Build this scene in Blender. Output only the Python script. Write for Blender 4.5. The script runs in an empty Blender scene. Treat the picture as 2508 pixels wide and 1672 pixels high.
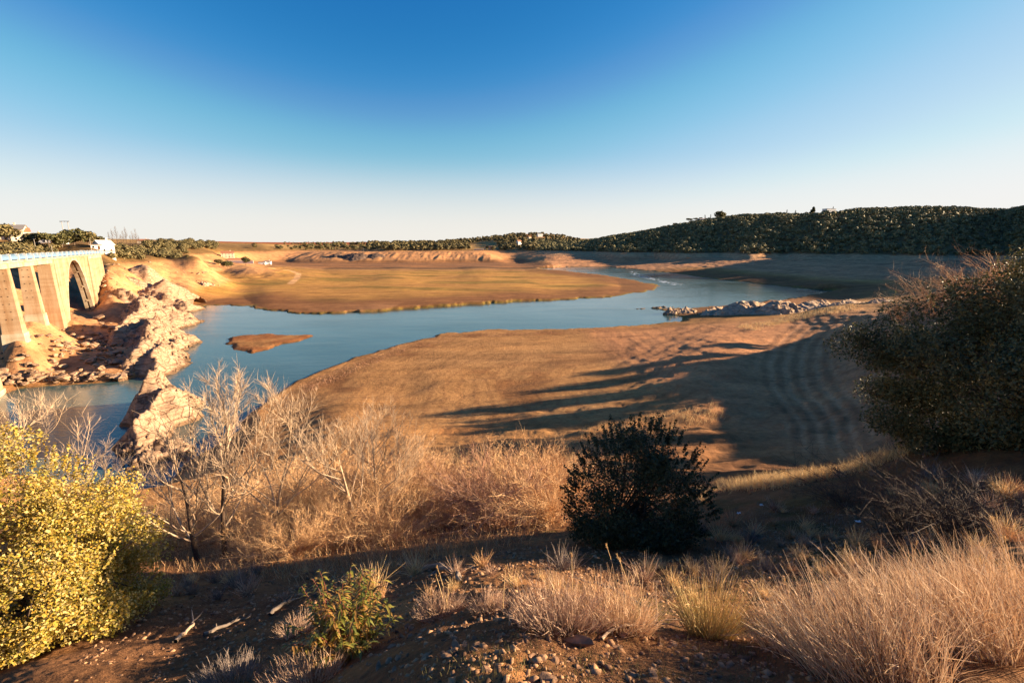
import bpy, bmesh, math, random
import numpy as np
from mathutils import Vector
R = math.radians
PI = math.pi
rng = np.random.default_rng(7)
random.seed(7)
scene = bpy.context.scene
COL = scene.collection

# ------------------------------------------------------------------ camera
PITCH = 11.65
EYE = 32.0
cam_d = bpy.data.cameras.new("camera")
cam = bpy.data.objects.new("camera", cam_d)
COL.objects.link(cam)
cam.location = (0, 0, EYE)
cam.rotation_euler = (R(90 - PITCH), 0, 0)
cam_d.sensor_width = 36.0
cam_d.lens = 36.0 * 1144 / 2508
cam_d.clip_start = 0.05
cam_d.clip_end = 20000
scene.camera = cam
scene.render.resolution_x = 1024
scene.render.resolution_y = 682

# ------------------------------------------------------------------ sky and sun
SUN_AZ, SUN_EL = 80.0, 12.0
world = bpy.data.worlds.new("World")
scene.world = world
world.use_nodes = True
wn = world.node_tree
wn.nodes.clear()
wo = wn.nodes.new("ShaderNodeOutputWorld")
bg = wn.nodes.new("ShaderNodeBackground")
sky = wn.nodes.new("ShaderNodeTexSky")
sky.sky_type = 'NISHITA'
sky.sun_disc = False
sky.sun_elevation = R(SUN_EL)
sky.sun_rotation = R(SUN_AZ)
sky.altitude = 300
sky.air_density = 1.0
sky.dust_density = 0.6
sky.ozone_density = 2.0
sky.dust_density = 0.25
sky.ozone_density = 5.0
EXPO = 2.25
# grade the sky the way the photograph's film/polariser did: one tone curve per channel
pre = wn.nodes.new("ShaderNodeVectorMath"); pre.operation = 'SCALE'; pre.inputs[3].default_value = 0.1
crv = wn.nodes.new("ShaderNodeRGBCurve")
def set_curve(c, pts):
    while len(c.points) < len(pts): c.points.new(.5, .5)
    for p_, (a_, b_) in zip(c.points, pts): p_.location = (a_, b_)
set_curve(crv.mapping.curves[0], [(0, 0), (.045, .022), (.065, .11), (.09, .25), (.12, .42), (.17, .60), (.25, .80), (.36, .90), (.6, .94), (1, .97)])
set_curve(crv.mapping.curves[1], [(0, 0), (.10, .165), (.15, .30), (.20, .52), (.3, .71), (.4, .85), (.6, .92), (1, .96)])
set_curve(crv.mapping.curves[2], [(0, 0), (.15, .42), (.24, .50), (.30, .61), (.36, .71), (.45, .83), (.6, .90), (1, .95)])
crv.mapping.update()
post = wn.nodes.new("ShaderNodeVectorMath"); post.operation = 'SCALE'; post.inputs[3].default_value = 1 / (0.12 * 2 ** EXPO)
wn.links.new(sky.outputs[0], pre.inputs[0]); wn.links.new(pre.outputs[0], crv.inputs['Color'])
tcn = wn.nodes.new("ShaderNodeTexCoord"); sxyz = wn.nodes.new("ShaderNodeSeparateXYZ"); wn.links.new(tcn.outputs['Generated'], sxyz.inputs[0])
mrg = wn.nodes.new("ShaderNodeMapRange"); mrg.inputs[1].default_value = 0.0; mrg.inputs[2].default_value = 0.18; mrg.interpolation_type = 'SMOOTHSTEP'; mrg.inputs[3].default_value = .85; mrg.inputs[4].default_value = 0.0
wn.links.new(sxyz.outputs[2], mrg.inputs[0])
hz = wn.nodes.new("ShaderNodeMix"); hz.data_type = 'RGBA'; hz.inputs[7].default_value = (.90, .885, .85, 1)      # pale air low over the horizon
wn.links.new(mrg.outputs[0], hz.inputs[0]); wn.links.new(crv.outputs[0], hz.inputs[6]); wn.links.new(hz.outputs[2], post.inputs[0]); wn.links.new(post.outputs[0], bg.inputs['Color'])
bg.inputs['Strength'].default_value = 0.12
wn.links.new(bg.outputs[0], wo.inputs['Surface'])

sd_ = bpy.data.lights.new("sun", 'SUN')
sd_.energy = 4.6
sd_.angle = R(0.5)
sd_.color = (1.0, 0.76, 0.50)
sun = bpy.data.objects.new("sun", sd_)
COL.objects.link(sun)
sv = Vector((math.sin(R(SUN_AZ)) * math.cos(R(SUN_EL)), math.cos(R(SUN_AZ)) * math.cos(R(SUN_EL)), math.sin(R(SUN_EL))))
sun.rotation_euler = sv.to_track_quat('Z', 'Y').to_euler()
scene.view_settings.view_transform = 'Standard'
scene.view_settings.look = 'None'
scene.view_settings.exposure = EXPO
scene.view_settings.gamma = 1.0

# ------------------------------------------------------------------ layout helpers
K = 2508 / 2352.0
CT, ST = math.cos(R(PITCH)), math.sin(R(PITCH))
def ray(dx, dy):
    u = (dx * K - 1254) / 1144.0
    v = (dy * K - 836) / 1144.0
    return u, CT - v * ST, -ST - v * CT
def atY(dx, dy, Y):
    u, y, z = ray(dx, dy)
    t = Y / y
    return (u * t, Y, EYE + z * t)
def atZ(dx, dy, z0=0.0):
    u, y, z = ray(dx, dy)
    t = (z0 - EYE) / z
    return (u * t, y * t, z0)

# ------------------------------------------------------------------ numpy noise
_T2 = rng.random((256, 256))
def vnoise(x, y):
    xi = np.floor(x).astype(np.int64); yi = np.floor(y).astype(np.int64)
    fx = x - xi; fy = y - yi
    fx = fx * fx * fx * (fx * (fx * 6 - 15) + 10); fy = fy * fy * fy * (fy * (fy * 6 - 15) + 10)
    a = _T2[xi & 255, yi & 255]; b = _T2[(xi + 1) & 255, yi & 255]
    c = _T2[xi & 255, (yi + 1) & 255]; d = _T2[(xi + 1) & 255, (yi + 1) & 255]
    return (a * (1 - fx) + b * fx) * (1 - fy) + (c * (1 - fx) + d * fx) * fy
def fbm(x, y, o=4, g=0.5):
    s = 0; a = 1; n = 0
    for i in range(o):
        s = s + a * (vnoise(x * 2 ** i + 17.3 * i, y * 2 ** i + 9.1 * i) - 0.5) * 2
        n += a; a *= g
    return s / n
_T3 = rng.random((32, 32, 32))
def vn3(p):
    i = np.floor(p).astype(np.int64); f = p - i; f = f * f * (3 - 2 * f)
    r = 0
    for dx in (0, 1):
        for dy in (0, 1):
            for dz in (0, 1):
                w = (f[:, 0] if dx else 1 - f[:, 0]) * (f[:, 1] if dy else 1 - f[:, 1]) * (f[:, 2] if dz else 1 - f[:, 2])
                r = r + w * _T3[(i[:, 0] + dx) & 31, (i[:, 1] + dy) & 31, (i[:, 2] + dz) & 31]
    return r * 2 - 1
def sstep(a, b, x):
    t = np.clip((x - a) / (b - a), 0, 1)
    return t * t * (3 - 2 * t)

# ------------------------------------------------------------------ terrain
def Zs(lst): return [atZ(a, b, c) for a, b, c in lst]
def Ys(lst): return [atY(a, b, c) for a, b, c in lst]
SHORE = [(-500, 60)] + [atZ(a, b)[:2] for a, b in [
    (0, 905), (60, 893), (150, 885), (230, 880), (300, 872), (330, 862), (380, 850), (410, 800), (415, 760), (420, 735),
    (418, 712), (440, 705), (530, 700), (575, 703), (600, 710), (660, 718), (700, 721), (760, 720), (870, 715), (1000, 706), (1100, 699),
    (1200, 692), (1300, 688), (1400, 682), (1470, 672), (1505, 663), (1512, 658), (1500, 652), (1440, 641), (1400, 634), (1340, 628),
    (1290, 623), (1240, 619), (1240, 616.5), (1300, 613), (1400, 613), (1450, 618),
    (1560, 628), (1650, 641), (1750, 652), (1860, 664), (1930, 668), (1900, 672), (1850, 680), (1800, 690), (1720, 700),
    (1600, 708), (1530, 708), (1512, 710), (1545, 722), (1575, 733), (1565, 741), (1500, 746), (1400, 752), (1300, 756), (1200, 758), (1100, 758),
    (1000, 771), (900, 796), (790, 831), (680, 876), (600, 930), (540, 985), (470, 1040), (400, 1090), (345, 1140),
    (250, 1120), (100, 1100), (0, 1090)]] + [(-150, 20), (-500, -80)]
ISLE = [atZ(a, b)[:2] for a, b in [(529, 779), (545, 773), (600, 769), (720, 769), (690, 780), (640, 795), (585, 811), (548, 806), (535, 803)]]
def psd(px, py, poly):
    """signed distance: positive inside the polygon"""
    P = np.array(poly, float); n = len(P)
    best = np.full(px.shape, 1e18); inside = np.zeros(px.shape, bool)
    for i in range(n):
        ax, ay = P[i]; bx, by = P[(i + 1) % n]
        ex, ey = bx - ax, by - ay
        t = np.clip(((px - ax) * ex + (py - ay) * ey) / (ex * ex + ey * ey + 1e-12), 0, 1)
        d = (px - ax - t * ex) ** 2 + (py - ay - t * ey) ** 2
        np.minimum(best, d, out=best)
        c = ((ay > py) != (by > py))
        with np.errstate(divide='ignore', invalid='ignore'):
            xi = (bx - ax) * (py - ay) / (by - ay + 1e-15) + ax
        inside ^= (c & (px < xi))
    d = np.sqrt(best)
    return np.where(inside, d, -d)
def pline(px, py, pts):
    best = np.full(px.shape, 1e18)
    for (ax, ay), (bx, by) in zip(pts[:-1], pts[1:]):
        ex, ey = bx - ax, by - ay
        t = np.clip(((px - ax) * ex + (py - ay) * ey) / (ex * ex + ey * ey + 1e-12), 0, 1)
        np.minimum(best, (px - ax - t * ex) ** 2 + (py - ay - t * ey) ** 2, out=best)
    return np.sqrt(best)

CTRL = [(0, 0, 30.25), (0, -5, 30.8), (-5, -4, 28.6), (-2, 0, 29.7), (6, -4, 31.4), (3, 0, 30.6), (0.6, 1.0, 30.25), (14, 0, 30.8), (25, -5, 31.5),
        (-20, -10, 22), (-40, 0, 14), (-60, 20, 5), (0, -40, 33), (50, -40, 44), (-40, -50, 30), (-100, -60, 10), (-150, -200, 30), (200, -200, 80),
        (22, 30, 16.5), (26, 14, 25.5), (35, 22, 20), (50, 40, 19), (60, 10, 27), (110, 30, 35), (80, 74, 19), (90, 90, 20), (100, 60, 28), (130, 120, 23), (165, 165, 15),
        (140, 200, 7), (200, 210, 11), (200, 120, 34), (300, 100, 60), (260, 230, 14), (240, 290, 5), (330, 300, 8), (330, 400, 6.5), (430, 390, 22), (520, 400, 44), (640, 330, 100), (500, 250, 66), (505, 415, 60), (830, 680, 126), (760, 500, 120), (1050, 640, 152), (590, 480, 70), (650, 565, 98), (710, 600, 122), (900, 640, 142),  # several heights out of frame raised to throw shade on the right bank
        (900, 200, 115), (1200, 600, 110), (800, 1300, 80), (1500, 1500, 90), (2500, 1500, 100), (2500, 0, 120), (1000, -800, 120), (-1000, -800, 60), (-300, 0, 2), (-900, 0, 30), (-2500, 0, 60),
        (-250, 150, 26), (-200, 120, 8), (-300, 260, 36), (-500, 300, 42), (-300, 215, 33), (-2500, 2500, 70), (0, 6000, 90), (3000, 5000, 120), (-4000, 5000, 90)]
CTRL += Ys([(1176, 1568, 1.6), (1150, 1440, 2.4), (1176, 1340, 4.2), (1176, 1300, 5.8), (1176, 1240, 11.5), (1176, 1180, 18), (1176, 1100, 32), (1176, 1000, 57),
            (1700, 1500, 2.3), (2300, 1560, 1.8), (2000, 1440, 3.0), (2300, 1350, 3.6), (900, 1568, 2.0), (700, 1568, 2.8), (850, 1430, 3.9), (650, 1430, 4.8), (450, 1500, 4.6), (450, 1400, 6.8), (250, 1480, 5.4), (420, 1300, 13), (650, 1300, 11), (800, 1260, 13.5),
            (510, 1285, 15), (600, 1230, 20), (450, 1230, 22), (400, 1160, 36), (0, 1568, 4.0), (100, 1300, 12), (0, 1150, 42), (800, 1100, 36), (650, 1080, 44), (900, 1000, 60), (780, 960, 72),
            (1500, 1350, 5.2), (1650, 1250, 9), (1450, 1250, 9), (1640, 1135, 15), (1500, 1150, 17), (1650, 1080, 36), (1450, 1060, 40), (1650, 1000, 50), (1400, 950, 66), (1650, 900, 73), (1650, 800, 118),
            (1850, 722, 185), (1900, 800, 118), (1900, 900, 72), (1950, 1000, 48), (1900, 1060, 38), (1980, 1085, 13), (1800, 1110, 14), (1720, 1190, 10.5), (2050, 1050, 13), (2200, 1030, 12), (2350, 1005, 11.5),
            (2350, 1200, 6), (2000, 1200, 8.5), (1850, 1300, 5.8), (2100, 1300, 5),
            (2352, 490, 760), (2220, 489.5, 780), (2100, 490, 800), (2000, 491, 825), (1900, 494, 850), (1800, 501, 875), (1700, 510, 900), (1620, 520, 950), (1550, 530, 1000), (1400, 549, 1150), (1250, 560, 1350),
            (2352, 535, 640), (2220, 533, 655), (2100, 533, 675), (2000, 534, 700), (1900, 538, 720), (1800, 542, 750), (1700, 547, 780), (1600, 554, 820), (1500, 560, 860),
            (60, 783, 116), (15, 812, 107), (30, 790, 112), (105, 742, 131), (155, 735, 156), (215, 712, 195), (180, 700, 200), (236, 622, 226), (150, 760, 150), (100, 850, 112),
            (0, 548, 300), (120, 562, 300), (235, 574, 280), (250, 588, 285), (350, 590, 345), (450, 595, 350), (300, 575, 400), (450, 560, 700), (250, 612, 245), (300, 640, 240), (450, 640, 320), (450, 602, 420), (230, 640, 228), (380, 610, 330), (370, 640, 285), (370, 670, 250), (330, 610, 300), (420, 670, 268), (440, 662, 285),
            (800, 568, 1300), (800, 557, 2600), (1000, 556, 2600), (1200, 538, 2000), (1250, 539, 2000), (1150, 543, 2000), (1300, 545, 2000), (1350, 555, 2000), (1080, 551, 2000), (1100, 568, 1300), (600, 560, 2200), (600, 566, 1000), (300, 562, 1500), (0, 550, 900)])
CTRL += Zs([(1176, 900, 2.6), (1176, 830, 1.2), (1176, 785, .5), (820, 850, .5), (930, 820, .5), (850, 880, 1.0), (760, 900, .9), (700, 930, 1.2), (640, 960, 1.2), (950, 900, 1.5), (860, 940, 2.6), (1050, 930, 3.0), (1000, 880, 1.6), (1400, 850, 2.4), (1400, 780, 1.0), (1550, 775, 2.5), (1000, 850, 1.0), (720, 890, .5), (1650, 765, 4.0), (1750, 700, 2.5), (1850, 685, 1.2), (1960, 690, 4.0), (1930, 676, 1.5),
            (2300, 640, 6), (1700, 620, 8), (1900, 630, 7), (2100, 640, 6), (1500, 600, 8), (1350, 597, 8),
            (2352, 592, 19), (2200, 589, 19), (2040, 587, 19), (1920, 585.5, 19), (1800, 584, 19), (1650, 582.5, 19), (1500, 581, 19), (1300, 578, 19), (1180, 598, 2.0),
            (700, 582, 15), (600, 592, 10), (900, 579, 18), (1000, 578, 18), (1100, 578, 18), (1200, 577, 18), (700, 605, 3.5), (800, 601, 2.5), (1000, 601, 2.2), (1150, 606, 1.2), (870, 610, 1.2), (1200, 608, .8),
            (540, 662, 2.0), (440, 695, .9), (800, 660, 1.9), (1000, 660, 1.9), (1200, 655, 1.8), (1400, 652, 1.2), (600, 680, 1.6), (900, 690, 1.4), (900, 635, 2.2), (1300, 637, .9), (1100, 635, 1.6), (700, 630, 3.0), (620, 650, 2.5), (560, 618, 8), (640, 615, 5), (500, 630, 6), (480, 605, 12),
            (0, 850, 2.4), (200, 850, 1.6), (280, 800, 3), (260, 720, 6), (0, 885, .6), (330, 700, 4), (380, 680, 3.0), (405, 720, 1.2), (395, 780, 1.6), (395, 830, 1.2), (340, 850, 1.2), (300, 780, 2.5), (250, 800, 2.8), (410, 690, 1.6), (340, 760, 2.5)])
CTRL += [(-116, 101, 3.1), (-112, 108, 3.0)]
CTRL = np.array(CTRL)
def warp(x, y):
    r = np.hypot(x, y) + 1e-9
    k = np.log1p(r / 3.0) / r
    return x * k, y * k
def _solve():
    X, Y = warp(CTRL[:, 0], CTRL[:, 1]); n = len(X)
    Kk = np.sqrt((X[:, None] - X) ** 2 + (Y[:, None] - Y) ** 2 + .012)
    A = np.zeros((n + 3, n + 3)); A[:n, :n] = Kk - 3e-3 * np.eye(n)
    A[:n, n] = 1; A[:n, n + 1] = X; A[:n, n + 2] = Y; A[n:, :n] = A[:n, n:].T
    b = np.zeros(n + 3); b[:n] = CTRL[:, 2]
    return X, Y, np.linalg.solve(A, b)
_CX, _CY, _W = _solve()
def base_h(x, y):
    X, Y = warp(x, y); n = len(_CX)
    h = _W[n] + _W[n + 1] * X + _W[n + 2] * Y
    for i in range(n):
        h = h + _W[i] * np.sqrt((X - _CX[i]) ** 2 + (Y - _CY[i]) ** 2 + .012)
    return h
def stripe(x, y):
    q = x - 42 - .645 * (y - 60) + 7 * np.sin(np.clip((y - 55) / 105, 0, 1) * PI) + 1.2 * fbm(x / 25, y / 25, 2)
    w = 2.6 + np.clip(y - 60, -20, 120) / 90 * 3.2
    return np.sin(q / w * 7.5 + 1.3 * fbm(x / 12, y / 40, 2)) * (1 - sstep(1.6, 2.8, np.abs(q / w - .3)))
def ground_h(x, y, full=False):
    x = np.atleast_1d(np.asarray(x, float)); y = np.atleast_1d(np.asarray(y, float))
    r = np.hypot(x, y)
    wx = x + 1.2 * fbm(x / 6, y / 6, 3) * np.clip(r / 80, 0, 4); wy = y + 1.2 * fbm(x / 6 + 50, y / 6, 3) * np.clip(r / 80, 0, 4)
    sd = -psd(wx, wy, SHORE)                      # positive on land
    isl = psd(wx, wy, ISLE)
    B = base_h(x, y)
    # far bank straight ahead: flats, then one even bank up to the high-water line
    toe = 845 + 45 * fbm(x / 170 + 3, y * 0 + .5, 3) + 30 * sstep(-300, -480, x)
    fm = sstep(655, 720, y) * (1 - sstep(-40, 40, x - 40 - (690 - y) * .35)) * sstep(-470, -400, x)
    gul = np.abs(fbm(x / 13, y / 90, 4))
    Bf = 1.2 + .9 * fbm(x / 90, y / 40, 3) + 17.5 * np.clip((y - toe) / 115, 0, 1) ** .8 + gul * 3.0 * sstep(0, 25, y - toe) * (1 - sstep(95, 130, y - toe))
    Bf = np.where(y > toe + 115, np.maximum(B, 18.7), Bf)
    B = B * (1 - fm) + Bf * fm
    # right bank: an even slope from the water up to the high-water line
    rbm = sstep(-30, 60, x - 40 - (690 - y) * .35) * sstep(348, 372, y) * sstep(30, 90, x) * (sd > 0)
    Bl = .3 + .088 * np.maximum(sd, 0)
    wB = sstep(13, 19, np.maximum(B, Bl))
    B = B * (1 - rbm) + rbm * (B * wB + Bl * (1 - wB))
    rough = sstep(1.5, 9, B)
    amp = np.clip(r / 60, .12, 6)
    B = B + fbm(x / 22, y / 22, 4) * .55 * np.clip(r / 60, .05, 2.2) * (rough * .9 + .12) * (1 - .5 * sstep(500, 900, r))
    B = B + fbm(x / 3.1, y / 3.1, 4) * .16 * np.clip(r / 25, .2, 2.2) * (rough + .1)
    # low steps left by the falling water
    tz = B + .25 * fbm(x / 12, y / 12, 3); stp = (tz * 1.3) % 1.0
    B = B + (np.clip(stp * 2.2, 0, 1) - stp) * .20 * sstep(.8, 2, B) * (1 - sstep(17, 19, B)) * (r < 700) * sstep(25, 50, r)
    B = B + fbm(x / 3.6, y / 3.6, 4) * 1.0 * (x < -70) * sstep(92, 104, y) * (1 - sstep(235, 260, y)) * sstep(1.5, 3, B)
    near = 1 - sstep(14, 40, r)
    B = B + near * (fbm(x * 2.1, y * 2.1, 4) * .07 + np.abs(fbm(x * 6 + 3, y * 6, 3)) * .03)
    # ploughed-looking tracks running down the right-hand slope
    tr = sstep(38, 60, y) * (1 - sstep(160, 200, y)) * sstep(24, 32, x) * (1 - sstep(88, 110, x))
    B = B + tr * (stripe(x, y) * .045 + fbm(x / 2, y / 9, 3) * .12)
    # gullies on the far banks
    gl = (y < 640) * sstep(350, 500, r) * sstep(2, 5, B) * (1 - sstep(17, 22, B))
    B = B - gl * np.abs(fbm(x / 16, y / 60, 3)) * (1.0 + 1.6 * (x < 90))
    # terraces left by the falling water
    Bc = np.maximum(B, .3 + .06 * fbm(x / 5, y / 5, 3))
    slope = .30 + .5 * sstep(300, 250, y) * sstep(180, 220, y) * sstep(60, -20, x)
    sp = np.maximum(sd, 0); land = np.minimum(Bc, .04 + slope * sp + .012 * sp * sp)
    water = -np.minimum(4.0, .22 * np.maximum(-sd, 0)) - .02
    h = np.where(sd > 0, land, water)
    h = np.where(isl > 0, np.minimum(.45 + .1 * fbm(x / 2, y / 2, 3), .03 + .3 * isl), np.where((isl > -8) & (sd <= 0), np.maximum(h, -.12 * np.maximum(-isl, 0) - .02), h))
    if full:
        return h, sd, isl, B
    return h
def gz(x, y): return float(ground_h(x, y)[0])
def hit(dx, dy, t0=1.2, t1=4000):
    """first point of the ground along a sight line, used only to read the layout off the photograph"""
    u, yy, zz = ray(dx, dy)
    l0, l1 = math.log(t0), math.log(t1)
    for k in (220, 14):
        t = np.exp(np.linspace(l0, l1, k))
        h = ground_h(u * t, yy * t)
        b = EYE + zz * t < h
        if not b.any(): return None
        i = int(np.argmax(b)); l0, l1 = math.log(t[max(i - 1, 0)]), math.log(t[i]) + 1e-6
    return (u * t[i], yy * t[i], float(h[i]))

# ------------------------------------------------------------------ object helpers
def tag(o, label=None, cat=None, group=None, kind=None):
    if label: o['label'] = label
    if cat: o['category'] = cat
    if group: o['group'] = group
    if kind: o['kind'] = kind
    return o
def empty(name, loc, rz=0, **k):
    o = bpy.data.objects.new(name, None); COL.objects.link(o)
    o.location = loc; o.rotation_euler = (0, 0, rz); o.empty_display_size = .2
    return tag(o, **k)
def mesh(name, V, Fs, mat, smooth=False, mi=None):
    V = np.asarray(V, np.float32).reshape(-1, 3)
    me = bpy.data.meshes.new(name)
    if isinstance(Fs, np.ndarray):
        m, k = Fs.shape
        me.vertices.add(len(V)); me.vertices.foreach_set("co", V.ravel())
        me.loops.add(m * k); me.loops.foreach_set("vertex_index", Fs.astype(np.int32).ravel())
        me.polygons.add(m)
        me.polygons.foreach_set("loop_start", np.arange(0, m * k, k, dtype=np.int32))
        me.polygons.foreach_set("loop_total", np.full(m, k, np.int32))
        me.update(calc_edges=True)
    else:
        me.from_pydata([tuple(map(float, v)) for v in V], [], [tuple(int(i) for i in f) for f in Fs]); me.update()
    for mm in (mat if isinstance(mat, (list, tuple)) else [mat]): me.materials.append(mm)
    if mi is not None: me.polygons.foreach_set("material_index", np.asarray(mi, np.int32))
    if smooth: me.polygons.foreach_set("use_smooth", np.ones(len(me.polygons), bool))
    return me
def obj(name, me, parent=None, loc=(0, 0, 0), rot=(0, 0, 0), sc=(1, 1, 1), **k):
    o = bpy.data.objects.new(name, me); COL.objects.link(o)
    o.location = loc; o.rotation_euler = rot; o.scale = sc
    if parent is not None: o.parent = parent
    return tag(o, **k)
def col_attr(me, name, C):
    a = me.color_attributes.new(name, 'FLOAT_COLOR', 'POINT')
    C4 = np.ones((len(C), 4), np.float32); C4[:, :3] = C
    a.data.foreach_set("color", C4.ravel())
class MB:
    def __init__(s): s.v = []; s.f = []
    def add(s, V, F):
        b = len(s.v); s.v += [tuple(p) for p in V]; s.f += [tuple(i + b for i in f) for f in F]; return s
    def box(s, a, b):
        (x0, y0, z0), (x1, y1, z1) = a, b
        return s.add([(x0, y0, z0), (x1, y0, z0), (x1, y1, z0), (x0, y1, z0), (x0, y0, z1), (x1, y0, z1), (x1, y1, z1), (x0, y1, z1)],
                     [(0, 3, 2, 1), (4, 5, 6, 7), (0, 1, 5, 4), (1, 2, 6, 5), (2, 3, 7, 6), (3, 0, 4, 7)])
    def prism(s, lo, hi):
        """lo/hi: matching rings of points"""
        n = len(lo)
        return s.add(list(lo) + list(hi), [tuple(range(n - 1, -1, -1)), tuple(range(n, 2 * n))] + [(i, (i + 1) % n, n + (i + 1) % n, n + i) for i in range(n)])
    def cyl(s, a, b, r0, r1=None, n=8):
        a = Vector(a); b = Vector(b); r1 = r0 if r1 is None else r1
        d = (b - a).normalized(); u = d.orthogonal().normalized(); w = d.cross(u)
        ring = lambda c, r: [tuple(c + u * (r * math.cos(2 * PI * i / n)) + w * (r * math.sin(2 * PI * i / n))) for i in range(n)]
        return s.prism(ring(a, r0), ring(b, r1))
    def mesh(s, name, mat, smooth=False): return mesh(name, s.v, s.f, mat, smooth)
def part(name, mb, mat, parent, smooth=False, **k): return obj(name, mb.mesh(name, mat, smooth), parent, **k)

# ------------------------------------------------------------------ materials
def mat_new(name):
    m = bpy.data.materials.new(name); m.use_nodes = True
    nt = m.node_tree; p = nt.nodes['Principled BSDF']
    return m, nt, p
def N(nt, t, **k):
    n = nt.nodes.new(t)
    for a, b in k.items(): setattr(n, a, b)
    return n
def noise(nt, scale, detail=6, rough=.6, vec=None, dist=0):
    n = N(nt, 'ShaderNodeTexNoise'); n.inputs['Scale'].default_value = scale; n.inputs['Detail'].default_value = detail
    n.inputs['Roughness'].default_value = rough; n.inputs['Distortion'].default_value = dist
    if vec is not None: nt.links.new(vec, n.inputs['Vector'])
    return n
def ramp(nt, fac, stops):
    r = N(nt, 'ShaderNodeValToRGB'); e = r.color_ramp.elements
    while len(e) < len(stops): e.new(.5)
    for i, (p, c) in enumerate(stops):
        e[i].position = p; e[i].color = (*c, 1) if len(c) == 3 else c
    nt.links.new(fac, r.inputs[0]); return r
def mixc(nt, a, b, fac, mode='MIX'):
    m = N(nt, 'ShaderNodeMix', data_type='RGBA', blend_type=mode)
    for s, v in ((m.inputs[0], fac), (m.inputs[6], a), (m.inputs[7], b)):
        if isinstance(v, (int, float)): s.default_value = v
        elif isinstance(v, tuple): s.default_value = (*v, 1)
        else: nt.links.new(v, s)
    return m.outputs[2]
def geo_pos(nt): return N(nt, 'ShaderNodeNewGeometry').outputs['Position']
def bump(nt, p, h, strength, dist):
    b = N(nt, 'ShaderNodeBump'); b.inputs['Strength'].default_value = strength; b.inputs['Distance'].default_value = dist
    nt.links.new(h, b.inputs['Height'])
    return b
def simple(name, c1, c2=None, scale=3.0, rough=.85, bmp=0, bd=.02, spec=.3, detail=5, obj_space=False, metal=0):
    m, nt, p = mat_new(name)
    p.inputs['Roughness'].default_value = rough; p.inputs['Specular IOR Level'].default_value = spec; p.inputs['Metallic'].default_value = metal
    vec = N(nt, 'ShaderNodeTexCoord').outputs['Object'] if obj_space else geo_pos(nt)
    n = noise(nt, scale, detail, .62, vec)
    c2 = c2 or tuple(x * .7 for x in c1)
    r = ramp(nt, n.outputs[0], [(.32, c2), (.68, c1)])
    nt.links.new(r.outputs[0], p.inputs['Base Color'])
    if bmp:
        b = bump(nt, p, n.outputs[0], bmp, bd); nt.links.new(b.outputs[0], p.inputs['Normal'])
    return m
def leafmat(name, cols, rough=.45, trans=.25, spec=.4, scale=1.3, rnd=True):
    """leaf colours vary from leaf to leaf (random per island) and in broad patches"""
    m, nt, p = mat_new(name)
    g = N(nt, 'ShaderNodeNewGeometry')
    n = noise(nt, scale, 3, .5, g.outputs['Position'])
    ad = N(nt, 'ShaderNodeMath', operation='MULTIPLY_ADD'); nt.links.new(n.outputs[0], ad.inputs[0]); ad.inputs[1].default_value = .8
    a2 = N(nt, 'ShaderNodeMath', operation='MULTIPLY'); nt.links.new(g.outputs['Random Per Island'], a2.inputs[0]); a2.inputs[1].default_value = .75
    nt.links.new(a2.outputs[0], ad.inputs[2])
    k = len(cols)
    r = ramp(nt, ad.outputs[0], [(.2 + .75 * i / (k - 1), c) for i, c in enumerate(cols)])
    nt.links.new(r.outputs[0], p.inputs['Base Color'])
    p.inputs['Roughness'].default_value = rough; p.inputs['Specular IOR Level'].default_value = spec
    if trans:
        t = N(nt, 'ShaderNodeBsdfTranslucent'); nt.links.new(r.outputs[0], t.inputs[0])
        mx = N(nt, 'ShaderNodeMixShader'); mx.inputs[0].default_value = trans
        out = nt.nodes['Material Output']
        nt.links.new(p.outputs[0], mx.inputs[1]); nt.links.new(t.outputs[0], mx.inputs[2]); nt.links.new(mx.outputs[0], out.inputs[0])
    return m
# ------------------------------------------------------------------ ground mesh
def ground_material():
    m, nt, p = mat_new("earth")
    g = geo_pos(nt)
    at = N(nt, 'ShaderNodeAttribute', attribute_name='Col').outputs['Color']
    n1 = noise(nt, .11, 8, .65, g, .6); n2 = noise(nt, 1.3, 8, .7, g); n3 = noise(nt, 14, 6, .7, g)
    mpa = N(nt, 'ShaderNodeMapping'); mpa.inputs['Scale'].default_value = (.018, .11, .3); nt.links.new(g, mpa.inputs[0])
    n0 = noise(nt, 1.0, 7, .72, mpa.outputs[0], .5)
    at = mixc(nt, at, ramp(nt, n0.outputs[0], [(.34, (.62, .60, .60)), (.5, (1, 1, 1)), (.66, (1.3, 1.27, 1.2))]).outputs[0], .75, 'MULTIPLY')
    c = mixc(nt, at, ramp(nt, n1.outputs[0], [(.3, (.66, .62, .60)), (.7, (1.25, 1.22, 1.18))]).outputs[0], .8, 'MULTIPLY')
    c = mixc(nt, c, ramp(nt, n2.outputs[0], [(.3, (.60, .58, .57)), (.7, (1.35, 1.34, 1.3))]).outputs[0], .8, 'MULTIPLY')
    c = mixc(nt, c, ramp(nt, n3.outputs[0], [(.3, (.6, .58, .55)), (.7, (1.35, 1.33, 1.3))]).outputs[0], .7, 'MULTIPLY')
    nt.links.new(c, p.inputs['Base Color'])
    p.inputs['Roughness'].default_value = .95; p.inputs['Specular IOR Level'].default_value = .08
    b1 = bump(nt, p, n2.outputs[0], .8, .25); b2 = bump(nt, p, n3.outputs[0], .7, .03)
    nt.links.new(b1.outputs[0], b2.inputs['Normal']); nt.links.new(b2.outputs[0], p.inputs['Normal'])
    return m
TRACK = [atZ(a, b, z)[:2] for a, b, z in [(480, 603, 12), (520, 609, 9.5), (580, 613, 7), (640, 618, 4.5), (672, 622, 3.6), (686, 629, 3.0), (682, 640, 2.6), (668, 652, 2.2)]]
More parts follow.
